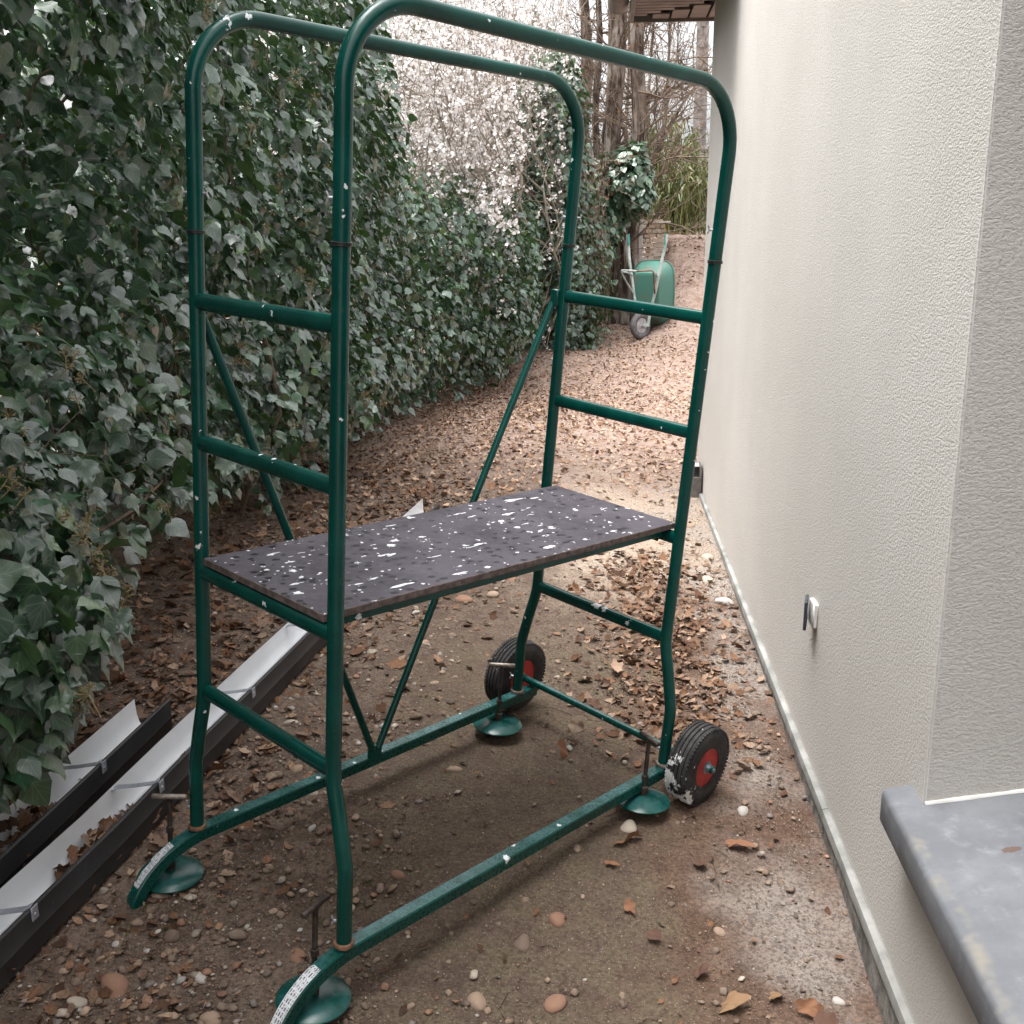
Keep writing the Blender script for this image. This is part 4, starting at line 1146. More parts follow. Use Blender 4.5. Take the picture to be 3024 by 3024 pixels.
# blossoming shrubs
def blossom_shrub(loc, h, wd, seed, label, nb_, xm):
    rg = np.random.default_rng(seed); loc = np.array(loc, float)
    root = empty('blossom_shrub', loc); tag(root, label, 'shrub', 'shrubs in white blossom behind the hedge')
    m = MB(); tips = []
    for k in range(9):
        d = np.array([rg.normal(0, 0.45) * wd, rg.normal(0, 0.3), 1.0])
        grow(m, rg, (rg.normal(0, 0.25 * wd), rg.normal(0, 0.25), 0), d, h * rg.uniform(0.45, 0.72), 0.022, 3, 0.7, 0.1, tips, (4, 6), 5, 0.14, xm - loc[0])
    m.build('branches', M_PALETWIG, root)
    tips = np.array(tips)
    C = tips[rg.integers(0, len(tips), nb_)] + rg.normal(0, 0.028, (nb_, 3))
    C = C[C[:, 0] + loc[0] < xm + 0.06]; nb_ = len(C)
    # petals come in clusters
    hub = C[rg.integers(0, nb_, nb_ // 1)]
    C = np.concatenate([C, hub + rg.normal(0, 0.02, hub.shape)])
    V = np.array([(-0.5, -0.5, 0), (0.5, -0.5, 0.15), (0.5, 0.5, 0), (-0.5, 0.5, 0.15)]); F = np.array([(0, 1, 2, 3)])
    n = len(C); R = rot_from(rg.normal(0, 1, (n, 3)), rg.normal(0, 1, (n, 3)))
    tt = np.clip(np.array([0.80, 0.77, 0.76]) * rg.uniform(0.8, 1.08, (n, 1)), 0, 0.88)
    v, f, t2, u = scatter(V, F, C, R, rg.uniform(0.016, 0.036, n), tt)
    kind(link('blossom', tri_mesh('blossom', v, f, M_PETAL, t2), root), 'stuff')
    return root
blossom_shrub((-1.55, 12.6, 0.4), 4.2, 1.0, 31, 'broad white flowering shrub rising just over the hedge end', 8500, -0.80)
blossom_shrub((-1.15, 14.2, 0.4), 4.4, 0.7, 32, 'white flowering shrub beside the ivy covered stump', 5500, -0.42)
blossom_shrub((-2.3, 11.4, 0.4), 4.6, 0.9, 33, 'leftmost white flowering shrub, half hidden by ivy', 6500, -1.35)
blossom_shrub((-0.75, 16.6, 0.5), 4.6, 0.55, 34, 'thin white flowering shrub next to the bare trunks', 3000, -0.38)

# ivy covered stump
rg = np.random.default_rng(41)
def leafy(name, label, cat, loc, pts, nrm, s0, s1, tones=None, mat=None, trunk=None, mixk=(0.4, 0.4, 0.2), group=None, fname='foliage'):
    loc = np.array(loc, float); root = empty(name, loc); tag(root, label, cat, group)
    R, S_, tt, k = leaf_cloud(pts, nrm, rg, s0, s1, 0, 1.0, mixk, tones)
    kind(joined(fname, chunks_of(pts - loc, R, S_, tt, k), mat or M_IVY, root), 'stuff')
    if trunk is not None:
        trunk.build('trunk', M_BARK, root, fn=lambda V: V - loc)
    return root
n = 6500; th = rg.uniform(0, 2 * np.pi, n); z = rg.uniform(0.38, 4.05, n)
rad = (0.50 - 0.02 * (z - 2)) * (0.45 + 1.1 * fbm(th * 1.6, z * 2.1, 3)) * np.clip((4.3 - z) / 0.7, 0.3, 1) * rg.uniform(0.55, 1.2, n)
P = np.stack([-0.62 + rad * np.cos(th) + 0.10 * np.sin(z * 1.5), 14.5 + rad * np.sin(th), z], 1)
m = MB(); m.tube([(-0.62 + 0.10 * math.sin(zz * 1.5), 14.5, zz) for zz in np.linspace(0.2, 3.9, 10)], 0.15, 10, scales=np.linspace(1.1, 0.6, 10))
leafy('ivy_covered_tree', 'dead trunk wrapped in ivy at the far end of the hedge', 'tree', (-0.62, 14.5, 0.25), P, np.stack([np.cos(th), np.sin(th), 0.5 * np.ones(n)], 1), 0.05, 0.095, trunk=m)
# dry brown bush between ivy and laurel
m = MB(); r_ = np.random.default_rng(77)
for k in range(60):
    grow(m, r_, (-0.26 + r_.normal(0, 0.18), 15.2 + r_.normal(0, 0.2), 0.40), (r_.normal(0, 0.25), r_.normal(0, 0.2), 1), r_.uniform(0.7, 1.7), 0.005, 2, 0.4, 0.2, None, (2, 4), 5, 0.14, 0.12)
db_ = empty('dry_bush', (-0.20, 15.2, 0.40)); tag(db_, 'tangle of dry brown stems between the ivy and the laurel', 'bush')
m.build('branches', M_PALETWIG, db_, fn=lambda V: V - np.array([-0.20, 15.2, 0.40]))
n = 1300; C = np.stack([-0.30 + rg.normal(0, 0.19, n), 15.1 + rg.normal(0, 0.2, n), rg.uniform(0.4, 2.8, n)], 1)
v, f, tt, u = flakes(C - np.array([-0.20, 15.2, 0.40]), rg, 0.04, 0.08, 2.0, flake_small, 1.0)
kind(link('dry_leaves', tri_mesh('dry_leaves', v, f, M_LEAF, tt), db_), 'stuff')
# laurel: glossy pale-green leaves held out in whorls, dark skirt below
LT = np.array([(0.065, 0.135, 0.080), (0.085, 0.16, 0.10), (0.045, 0.10, 0.055), (0.11, 0.17, 0.105)])
PP = []; NN = []
for (bx, by, bz, ex, ey, ez, n) in ((0.34, 13.8, 2.46, 0.27, 0.3, 0.42, 950), (0.02, 13.9, 2.20, 0.36, 0.3, 0.55, 1300), (0.44, 13.7, 2.28, 0.18, 0.2, 0.22, 340), (-0.08, 13.7, 1.85, 0.32, 0.25, 0.45, 800)):
    u1 = rg.normal(0, 1, (n, 3)); u1 /= np.linalg.norm(u1, axis=1)[:, None]
    PP.append(np.array([bx, by, bz]) + u1 * (rg.uniform(0.3, 1.15, n) ** 0.6)[:, None] * np.array([ex, ey, ez]) * (0.7 + 0.6 * fbm(u1[:, 0] * 4 + bx * 9, u1[:, 2] * 4 + 9))[:, None]); NN.append(u1)
P = np.concatenate(PP) * 1.145 - np.array([0, 0, 1.7 * 0.145]); u1 = np.concatenate(NN)
m = MB(); m.tube([(-0.05, 15.8, 0.4), (0.0, 15.8, 1.4), (0.2, 15.8, 2.4)], 0.04, 8, scales=[1, 0.8, 0.4])
leafy('laurel_bush', 'pale glossy laurel bush standing behind the stack of blocks', 'bush', (0.0, 15.8, 0.5), P, u1 * 0.8 + np.array([0, -0.2, 0.6]), 0.09, 0.155, LT, None, m, (0.0, 0.15, 0.85))
n = 3000; u1 = rg.normal(0, 1, (n, 3)); u1 /= np.linalg.norm(u1, axis=1)[:, None]
P = np.array([-0.14, 17.5, 1.12]) + u1 * (rg.uniform(0.4, 1.0, n) ** 0.5)[:, None] * np.array([0.48, 0.45, 0.80]) * (0.75 + 0.5 * fbm(u1[:, 0] * 3 + 15, u1[:, 2] * 3 + 2))[:, None]
kp = P[:, 2] > 0.62; P, u1 = P[kp], u1[kp]
m = MB(); m.tube([(-0.14, 17.5, 0.5), (-0.14, 17.5, 0.8), (-0.14, 17.5, 1.2)], 0.03, 8, scales=[1, 0.8, 0.4])
leafy('ivy_bush', 'low dark ivy bush behind the orange marker stake', 'bush', (-0.14, 17.5, 0.55), P, u1 * 0.8 + np.array([0, -0.2, 0.4]), 0.06, 0.10, None, None, m)
# tall bare trees with flaking trunks
def bare_tree(loc, seed, label, stems, nlimb=26):
    r_ = np.random.default_rng(seed); loc = np.array(loc, float); root = empty('bare_tree', loc); tag(root, label, 'tree')
    mt = MB(); ml = MB(); tips = []
    for (dx, dy, r, lx, h) in stems:
        P = [np.array([dx + lx * (k / 12) + 0.05 * math.sin(k * 1.3 + dx * 9), dy + 0.04 * math.cos(k * 1.7), h * k / 12]) for k in range(13)]
        mt.tube(P, r, 12, caps=False, scales=np.linspace(1.15, 0.5, 13) * (1 + 0.10 * np.sin(np.arange(13) * 2.3)))
        for b in range(nlimb):
            k = int(r_.integers(2, 12)); d = np.array([r_.normal(0, 0.8), r_.normal(0, 0.6), r_.uniform(-0.15, 0.9)])
            grow(ml, r_, P[k], d, r_.uniform(0.4, 1.5), r_.uniform(0.006, 0.022), 2, 0.65, 0.15, tips, (3, 5))
    mt.build('trunk', M_BARK, root); ml.build('branches', M_TWIG, root)
    tips = np.array(tips); n = 900
    C = tips[r_.integers(0, len(tips), n)] + r_.normal(0, 0.03, (n, 3))
    v, f, tt, u = flakes(C, r_, 0.03, 0.07, 2.0, flake_small, 0.8)
    kind(link('dry_leaves', tri_mesh('dry_leaves', v, f, M_LEAF, tt), root), 'stuff')
    return root, loc
bare_tree((0.22, 16.4, 0.55), 51, 'tall bare tree with thick flaking twin trunks behind the laurel', [(-0.02, 0, 0.150, -0.10, 7.5), (0.26, 0.15, 0.125, 0.05, 7.5), (0.12, -0.25, 0.05, 0.16, 6.5), (-0.18, 0.1, 0.06, -0.25, 7.0)], 44)
bare_tree((-0.30, 18.0, 0.6), 52, 'slender bare tree behind the blossom, brown twigs', [(0, 0, 0.11, 0.0, 7.5), (0.35, -0.2, 0.06, 0.3, 6.0)], 20)
# one crooked grey limb reaching right across the gap, and leaning branches below it
r_ = np.random.default_rng(63); lt = empty('leaning_tree', (0.45, 15.3, 0.5)); tag(lt, 'bare leaning tree with a crooked grey limb reaching towards the pole', 'tree')
LO = np.array([0.45, 15.3, 0.5]); ml = MB(); mt = MB()
mt.tube([(0.52, 15.3, 0.60), (0.50, 15.3, 1.4), (0.52, 15.3, 2.3), (0.75, 15.3, 3.0), (1.02, 15.3, 3.45), (1.35, 15.3, 3.95)], 0.045, 8, caps=False, scales=[1.3, 1.1, 0.9, 0.7, 0.5, 0.3])
mt.tube([(0.52, 15.3, 2.3), (0.30, 15.25, 3.2), (0.05, 15.2, 3.55), (0.35, 15.1, 3.60), (0.75, 15.1, 3.60), (1.05, 15.1, 3.76), (1.28, 15.1, 3.73)], 0.034, 8, caps=False, scales=[1, 1, 1.0, 1.0, 0.9, 0.7, 0.5])
for q0, q1, k in (((0.75, 15.3, 3.0), (1.02, 15.3, 3.45), 7), ((0.52, 15.3, 2.3), (0.75, 15.3, 3.0), 5), ((1.02, 15.3, 3.45), (1.35, 15.3, 3.95), 6), ((0.35, 15.1, 3.60), (1.28, 15.1, 3.73), 9)):
    for b in range(k):
        s = r_.random(); p = np.array(q0) * (1 - s) + np.array(q1) * s
        grow(ml, r_, p, (r_.uniform(-0.1, 1.0), r_.normal(0, 0.3), r_.uniform(0.0, 1.0)), r_.uniform(0.3, 0.9), 0.008, 2, 0.55, 0.15, None, (2, 4))
LO = np.array([0.54, 18.5, 0.6]); far = lambda V: V * np.array([1.209, 1.209, 1.209]) - np.array([0, 0, 1.7 * 0.209]) - LO
lt.location = Vector(LO); mt.build('trunk', M_BARK, lt, fn=far); ml.build('branches', M_TWIG, lt, fn=far)
# slim saplings rising into the pale sky
r_ = np.random.default_rng(64)
for i, (x, y, h, lab) in enumerate(((0.85, 20.5, 6.5, 'thin bare sapling just right of the flaking trunks'), (1.15, 21.0, 6.0, 'thin bare sapling beneath the eaves, spreading twigs'), (0.45, 22.0, 7.0, 'straight bare sapling between the twin trunks and the gap'))):
    root = empty('bare_sapling', (x, y, 1.0)); tag(root, lab, 'tree', 'bare saplings beyond the mound')
    m = MB(); mt = MB()
    P = [np.array([0.04 * math.sin(k + i), 0, h * k / 10]) for k in range(11)]
    mt.tube(P, 0.045, 7, caps=False, scales=np.linspace(1, 0.3, 11))
    for b in range(34):
        k = int(r_.integers(3, 11)); grow(m, r_, P[k], (r_.normal(0, 0.5), r_.normal(0, 0.5), r_.uniform(0.5, 1.2)), r_.uniform(0.6, 1.5), 0.010, 2, 0.4, 0.25, None, (2, 4))
    mt.build('trunk', M_BARK, root); m.build('branches', M_TWIG, root)
# weeping yellow-green bamboo-like clump
r_ = np.random.default_rng(65); bo = np.array([1.38, 20.0, 1.75]); root = empty('bamboo_clump', bo); tag(root, 'clump of drooping yellow green canes behind the earth mound', 'bamboo')
m = MB(); tips = []
for k in range(170):
    x, y = r_.normal(0, 0.22), r_.normal(0, 0.25); h = r_.uniform(0.9, 2.3) * (1.15 - 0.5 * abs(x - (-0.2))); lx = r_.normal(-0.1, 0.22)
    P = [np.array([x + lx * s * s, y - 0.2 * s * s, h * (s - 0.18 * s ** 4)]) for s in np.linspace(0, 1, 7)]
    m.tube(P, r_.uniform(0.004, 0.010), 3, caps=False, scales=np.linspace(1, 0.4, 7)); tips += P[2:]
m.build('canes', simple('yellow_cane', (0.30, 0.28, 0.10), 0.6, 0, 0.35, 6), root)
tips = np.array(tips); n = 6500
C = tips[r_.integers(0, len(tips), n)] + r_.normal(0, 0.06, (n, 3))
tn = np.array([(0.17, 0.20, 0.055), (0.13, 0.17, 0.05), (0.22, 0.22, 0.085), (0.10, 0.13, 0.045)])
V = np.array([(-0.09, 0, 0), (0.09, 0, 0.02), (0.02, -1, 0.03), (-0.02, -1, 0.0)]); F = np.array([(0, 1, 2, 3)])
R = rot_from(np.stack([r_.normal(0, 0.6, n), -np.ones(n), r_.normal(0, 0.5, n)], 1), np.stack([r_.normal(0, 0.25, n), r_.normal(0, 0.2, n), np.ones(n)], 1))
v, f, tt, u = scatter(V, F, C, R, r_.uniform(0.08, 0.20, n), tn[r_.integers(0, 4, n)] * r_.uniform(0.7, 1.2, (n, 1)))
kind(link('narrow_leaves', tri_mesh('narrow_leaves', v, f, M_FOLI, tt), root), 'stuff')
# evergreen hedge and trees beyond the concrete wall
OLIVE = np.array([(0.10, 0.082, 0.060), (0.075, 0.078, 0.045), (0.13, 0.11, 0.088), (0.05, 0.06, 0.034)])
def evergreen(loc, ext, seed, label, n, tn=np.array([(0.030, 0.062, 0.028), (0.055, 0.095, 0.038), (0.085, 0.115, 0.04), (0.022, 0.045, 0.025)])):
    r_ = np.random.default_rng(seed); loc = np.array(loc, float)
    u1 = r_.normal(0, 1, (n, 3)); u1 /= np.linalg.norm(u1, axis=1)[:, None]
    P = loc + np.array([0, 0, ext[2] * 0.95]) + u1 * (r_.uniform(0.35, 1, n) ** 0.5)[:, None] * np.array(ext) * (0.72 + 0.55 * fbm(u1[:, 0] * 3 + seed, u1[:, 2] * 3 + 4))[:, None]
    m = MB(); m.tube([loc + np.array([0, 0, -0.3]), loc + np.array([0, 0, ext[2]])], 0.07, 8, scales=[1, 0.5])
    return leafy('evergreen_tree', label, 'tree', loc, P, u1 * 0.8 + np.array([0, -0.2, 0.4]), 0.07, 0.14, tn, None, m, (0.1, 0.3, 0.6), 'evergreens beyond the concrete wall', 'crown')
evergreen((1.95, 24.5, 1.6), (0.55, 0.5, 0.9), 71, 'dark evergreen left of the utility pole, behind the canes', 2600)
evergreen((2.75, 25.4, 1.6), (0.50, 0.5, 0.85), 72, 'dark evergreen at the right of the utility pole', 2400)
evergreen((3.6, 27.5, 1.6), (0.9, 0.7, 1.2), 73, 'larger evergreen beside the house corner, beyond the pole', 2600)
evergreen((-2.6, 18.2, 0.7), (1.25, 0.8, 2.5), 74, 'dull olive thicket far behind the blossom shrubs', 11000, tn=OLIVE)
evergreen((-1.15, 19.4, 0.7), (0.85, 0.7, 2.4), 77, 'brownish thicket between the blossom and the bare trunks', 7000, tn=OLIVE)
evergreen((0.9, 25.5, 1.4), (1.0, 0.7, 1.25), 75, 'evergreen hidden behind the drooping canes', 2600)
evergreen((-4.1, 4.2, 0.1), (1.0, 1.9, 1.9), 78, 'dark evergreen added behind the near ivy hedge to darken its low gaps', 6000)  # this tree and the next are added so hedge gaps stay dark
evergreen((-4.3, 8.6, 0.2), (1.0, 2.2, 1.9), 79, 'dark evergreen added behind the middle of the ivy hedge to darken its gaps', 6000)
evergreen((-4.5, 16.0, 0.6), (1.6, 1.6, 2.2), 76, 'broad evergreen rising far behind the ivy hedge', 3000)
# utility pole
r_ = np.random.default_rng(80); up = empty('utility_pole', (2.23, 26.2, 1.4)); tag(up, 'tall grey concrete utility pole standing beyond the low wall', 'utility pole')
M_CONC = simple('grey_concrete', (0.22, 0.20, 0.19), 0.9, 0, 0.35, 5, 0.3)
m = MB()
for sx in (-0.085, 0.085):
    m.sweep([(sx, 0, 0), (sx * 0.62, 0, 7.2)], np.array([(-0.028, -0.09), (0.028, -0.09), (0.028, 0.09), (-0.028, 0.09)]), scales=[1, 0.7])
for k in range(16):
    z = 0.3 + k * 0.44; m.box((0, 0, z), (0.155 - 0.0036 * k, 0.10, 0.17))
m.build('shaft', M_CONC, up)
for sx in (-0.17, 0.135):
    m = MB(); m.tube([(sx, -0.10, 0), (sx, -0.10, 1.0), (sx, -0.10, 1.75)], 0.028, 8); m.build('conduit', simple('pale_conduit', (0.62, 0.62, 0.62), 0.5), up)
# low concrete wall
cw = empty('concrete_wall', (2.6, 22.2, 1.5)); tag(cw, 'low pale concrete wall at the back beyond the earth mound', 'wall')
m = MB(); m.bbox((0, 0, 0.45), (2.9, 0.2, 0.93), 0.01); m.build('wall_body', simple('pale_concrete', (0.44, 0.37, 0.32), 0.9, 0, 0.25, 3, 0.3), cw)

# ------------------------------------------------------------------ block stack, stakes, wheelbarrow
r_ = np.random.default_rng(90); bs = empty('block_stack', (0.70, 17.1, 0.8)); tag(bs, 'stack of tan building blocks beside the earth mound', 'block stack')
bt = [simple('tan_block', c, 0.9, 0, 0.15, 8, 0.3) for c in ((0.58, 0.47, 0.38), (0.66, 0.56, 0.47), (0.52, 0.40, 0.31))]
bm = []
for k, mt in enumerate(bt):
    m = MB(); m.bbox((0, 0, 0), (1, 1, 1), 0.03); o = m.build('block', mt, smooth_sh=False); bm.append(o.data); bpy.data.objects.remove(o)
z = 0.08
for row in range(17):
    x = -0.30 + (0.0 if row % 2 else -0.07); hgt = 0.066
    top_cut = 0.34 if row < 13 else 0.34 - (row - 12) * 0.02
    while x < top_cut - 0.05:
        wd = float(r_.choice([0.10, 0.15, 0.20])); wd = min(wd, top_cut - x)
        o = bpy.data.objects.new('block', bm[int(r_.integers(3))]); COL.objects.link(o); o.parent = bs
        o.location = (x + wd / 2, r_.normal(0, 0.012), z + hgt / 2); o.scale = (wd - 0.014, 0.20, hgt - 0.013); o.rotation_euler = (0, 0, r_.normal(0, 0.02))
        x += wd
    z += hgt + 0.004
M_STAKE = simple('weathered_timber', (0.55, 0.51, 0.47), 0.8, 0, 0.2, 12, 0.3)
for x, z0, z1, wd, lean, lab in ((0.375, 0.85, 2.13, 0.055, 0.01, 'tall weathered timber batten at the left edge of the blocks'), (0.615, 1.0, 2.06, 0.060, -0.01, 'pale timber batten standing against the middle of the blocks'), (0.315, 0.85, 1.95, 0.045, 0.05, 'darker timber batten leaning leftmost by the blocks')):
    o_ = empty('timber_batten', (x, 16.86, z0)); m = MB(); m.bbox((0, 0, (z1 - z0) / 2), (wd, 0.03, z1 - z0), 0.003); b = m.build('timber_batten', M_STAKE)
    bpy.data.objects.remove(o_); b.location = (x, 16.86, z0); b.rotation_euler = (0, lean, 0); tag(b, lab, 'batten', 'timber battens by the blocks')
m = MB(); m.bbox((0, 0, 0), (0.26, 0.05, 0.022), 0.003); b = m.build('grey_board', M_STAKE); b.location = (0.93, 16.95, 2.02); b.rotation_euler = (0, -0.06, 0); tag(b, 'short grey board lying across the top of the blocks', 'board')
m = MB(); m.tube([(0, 0, 1.02), (0.006, 0, 0.5), (0, 0, 0)], 0.010, 6)
b = m.build('marker_stake', simple('orange_paint', (0.42, 0.10, 0.05), 0.6, 0, 0.3, 8)); b.location = (0.0, 16.9, float(ground_z(0, 16.9)) - 0.02); b.rotation_euler = (0, 0.03, 0)
tag(b, 'thin orange marker stake pushed into the ground by the ivy', 'stake')
# wheelbarrow tipped up on its nose, handles in the air
wbz = float(ground_z(0.52, 15.0))
wb = empty('wheelbarrow', (0.60, 15.0, wbz), math.radians(-24)); tag(wb, 'green wheelbarrow stood up on its nose with the handles in the air', 'wheelbarrow')
t = NT('barrow_green'); c = t.coord('Object'); nz = t.noise(c, 6, 5, 0.65)
M_BAR = t.done(t.mix(t.ramp(nz.outputs['Fac'], 0.48, 0.72), (0.060, 0.175, 0.140), (0.15, 0.10, 0.07)), 0.5, 0, None, 0.4)
M_BFR = simple('barrow_tube', (0.30, 0.42, 0.38), 0.5, 0.0, 0.35, 6, 0, col2=(0.55, 0.56, 0.54))
def ring(cx, cz, hx, hz, y, r, n=32):
    out = []
    for k in range(n):
        a = 2 * math.pi * k / n; c_, s_ = math.cos(a), math.sin(a)
        out.append((cx + hx * np.sign(c_) * abs(c_) ** r, y, cz + hz * np.sign(s_) * abs(s_) ** r))
    return out
m = MB(); rings = [ring(0, 0.62, 0.17, 0.24, 0.05, 0.5), ring(0, 0.61, 0.20, 0.28, 0.055, 0.5), ring(0, 0.60, 0.265, 0.40, 0.22, 0.5), ring(0, 0.59, 0.30, 0.455, 0.345, 0.5), ring(0, 0.59, 0.315, 0.470, 0.345, 0.5), ring(0, 0.59, 0.317, 0.472, 0.362, 0.5), ring(0, 0.59, 0.30, 0.455, 0.358, 0.5), ring(0, 0.60, 0.255, 0.39, 0.22, 0.5), ring(0, 0.61, 0.19, 0.27, 0.066, 0.5)]
V = sum(rings, []); n = 32; F = [(i * n + j, i * n + (j + 1) % n, (i + 1) * n + (j + 1) % n, (i + 1) * n + j) for i in range(len(rings) - 1) for j in range(n)] + [list(range(n)), [8 * n + j for j in range(n)][::-1]]
m.add(V, F); m.build('tub', M_BAR, wb)
for sg in (-1, 1):
    m = MB(); m.tube(sm_path([(sg * 0.075, -0.02, 0.17), (sg * 0.10, 0.0, 0.35), (sg * 0.17, 0.02, 0.70), (sg * 0.235, 0.03, 1.05), (sg * 0.265, 0.06, 1.22), (sg * 0.285, 0.06, 1.40)], 5), 0.021, 10); m.build('handle_tube', M_BFR, wb)
    m = MB(); m.tube([(sg * 0.266, 0.06, 1.26), (sg * 0.272, 0.06, 1.33), (sg * 0.276, 0.06, 1.41)], 0.021, 10); m.build('grip', simple('green_grip', (0.05, 0.24, 0.21), 0.5), wb)
    m = MB(); m.tube(sm_path([(sg * 0.16, 0.0, 0.62), (sg * 0.21, -0.17, 0.80), (sg * 0.23, -0.25, 0.90), (sg * 0.20, -0.27, 0.93), (sg * 0.0, -0.27, 0.92)], 5), 0.013, 8); m.build('leg', M_BFR if sg < 0 else simple('rusty_leg', (0.20, 0.13, 0.10), 0.7, 0, 0.4, 12), wb)
    m = MB(); m.tube([(sg * 0.18, 0.02, 0.86), (sg * 0.21, -0.12, 0.90), (sg * 0.225, -0.25, 0.91)], 0.010, 8); m.build('leg_stay', M_BFR, wb)
    m = MB(); m.bbox((sg * 0.068, -0.06, 0.185), (0.012, 0.14, 0.05), 0.003); m.build('axle_bracket', M_BFR, wb)
whl = empty('wheel', (0, -0.10, 0.185), math.radians(-22), wb)
m = MB(); tor = [(0.042 * math.cos(a), 0.143 + 0.042 * math.sin(a)) for a in np.linspace(-math.pi / 2 - 0.2, 1.5 * math.pi - 0.3, 16)]
m.lathe(tor, (0, 0, 0), (1, 0, 0), 36); m.f = m.f[:-2]; m.m = m.m[:-2]; m.build('tyre', simple('grey_tyre', (0.12, 0.112, 0.115), 0.8, 0, 0.3, 20), whl)
m = MB(); m.lathe([(-0.028, 0.105), (-0.020, 0.100), (-0.012, 0.05), (-0.03, 0.03), (-0.03, 0.012), (0.03, 0.012), (0.03, 0.03), (0.012, 0.05), (0.020, 0.100), (0.028, 0.105)], (0, 0, 0), (1, 0, 0), 28); m.build('rim', simple('grey_rim', (0.36, 0.35, 0.36), 0.5, 0.2), whl)
m = MB(); m.tube([(-0.075, 0, 0), (0.075, 0, 0)], 0.010, 8); m.build('axle', M_BFR, whl)

# ------------------------------------------------------------------ loose stones and litter
def ico(sub):
    import bmesh
    bm_ = bmesh.new(); bmesh.ops.create_icosphere(bm_, subdivisions=sub, radius=0.5)
    V = np.array([v.co[:] for v in bm_.verts]); F = np.array([[v.index for v in f.verts] for f in bm_.faces]); bm_.free(); return V, F
I1, I2, I3 = ico(1), ico(2), ico(3)
I0 = (np.array([(0.5, 0, 0), (-0.5, 0, 0), (0, 0.5, 0), (0, -0.5, 0), (0.1, 0.1, 0.5), (0, 0, -0.5)]), np.array([(0, 2, 4), (2, 1, 4), (1, 3, 4), (3, 0, 4), (2, 0, 5), (1, 2, 5), (3, 1, 5), (0, 3, 5)]))
M_STONE = tint_mat('pebble', 0.8, 0.18, 70, 0.25, 0.3)
STONES = np.array([(0.27, 0.19, 0.135), (0.36, 0.26, 0.19), (0.30, 0.17, 0.115), (0.46, 0.39, 0.32), (0.19, 0.135, 0.105), (0.23, 0.17, 0.13), (0.50, 0.46, 0.42), (0.26, 0.22, 0.20)])
def stone_tints(n, rg, pr=(0.24, 0.17, 0.13, 0.08, 0.14, 0.14, 0.035, 0.065)):
    return np.clip(STONES[rg.choice(8, n, p=np.array(pr) / sum(pr))] * rg.uniform(0.58, 1.10, (n, 1)), 0, 0.75)
rg = np.random.default_rng(101)
def in_view_xy(n, ylo, yhi, p=1.6):
    """random points on the path, denser towards the camera"""
    y = ylo + (yhi - ylo) * rg.random(n) ** p
    x = rg.uniform(-2.05, 0.675, n)
    return x, y
def pebbles(n, s0, s1, tpl, dens, ylo=1.55, yhi=6.5, pw=1.6, sink=0.15, pr=None):
    x, y = in_view_xy(n, ylo, yhi, pw); k = rg.random(n) < dens(x, y); x, y = x[k], y[k]
    n = len(x); s = s0 + (s1 - s0) * rg.random(n) ** 2.6
    ax = np.stack([rg.uniform(0.85, 1.35, n), rg.uniform(0.75, 1.05, n), rg.uniform(0.5, 0.75, n)], 1) * s[:, None]
    C = np.stack([x, y, ground_z(x, y) + ax[:, 2] * (0.5 - sink - 0.25 * rg.random(n)) + 0.002], 1)
    R = rot_from(np.stack([rg.normal(0, 0.25, n), rg.normal(0, 0.25, n), np.ones(n)], 1), rg.normal(0, 1, (n, 3)))
    V, F = tpl; V = V * (1 + 0.16 * (np.sin(V[:, :1] * 9 + 1) * np.cos(V[:, 1:2] * 8) + 0.6 * np.sin(V[:, 2:3] * 11 + 2)))
    return scatter(V, F, C, R, ax, stone_tints(n, rg) if pr is None else stone_tints(n, rg, pr))
def d_grav(x, y):      # gravel thins out on the trodden moss strip and in the leaf litter
    b = 0.40 + 0.6 * fbm(x * 2.2 + 7, y * 2.2)
    track = np.exp(-((x + 0.30) / 0.38) ** 2) * np.exp(-((y - 3.1) / 1.4) ** 2)
    left = np.exp(-((x + 0.95) / 0.42) ** 2)
    return np.clip(b * (0.55 + 0.8 * left - 0.50 * track) * (1 - 0.62 * smooth((x + 0.45) / 0.4)), 0.04, 1)
def d_wall(x, y): return np.clip(np.exp(-((x - 0.58) / 0.15) ** 2) * (0.2 + 1.1 * fbm(x * 4, y * 3)), 0, 1)
def d_fine(x, y): return 0.25 + 0.75 * fbm(x * 3 + 2, y * 3 + 5)
def d_left(x, y): return np.clip(np.exp(-((x + 0.95) / 0.35) ** 2) * (0.3 + fbm(x * 3, y * 3 + 8)), 0, 1)
ch = [pebbles(26000, 0.004, 0.011, I1, d_grav), pebbles(60000, 0.0025, 0.006, I0, d_fine, 1.55, 6.0, 1.5, 0.1, (0.25, 0.2, 0.1, 0.08, 0.16, 0.16, 0.02, 0.05)), pebbles(9500, 0.009, 0.026, I2, d_grav, 1.55, 6.5), pebbles(800, 0.022, 0.045, I2, d_left, 1.55, 6.0, 1.3, 0.22), pebbles(34000, 0.003, 0.010, I0, d_wall, 1.7, 7.2, 1.3, 0.15, (0.15, 0.15, 0.05, 0.25, 0.1, 0.1, 0.12, 0.08))]
kind(joined('gravel', ch, M_STONE), 'stuff')
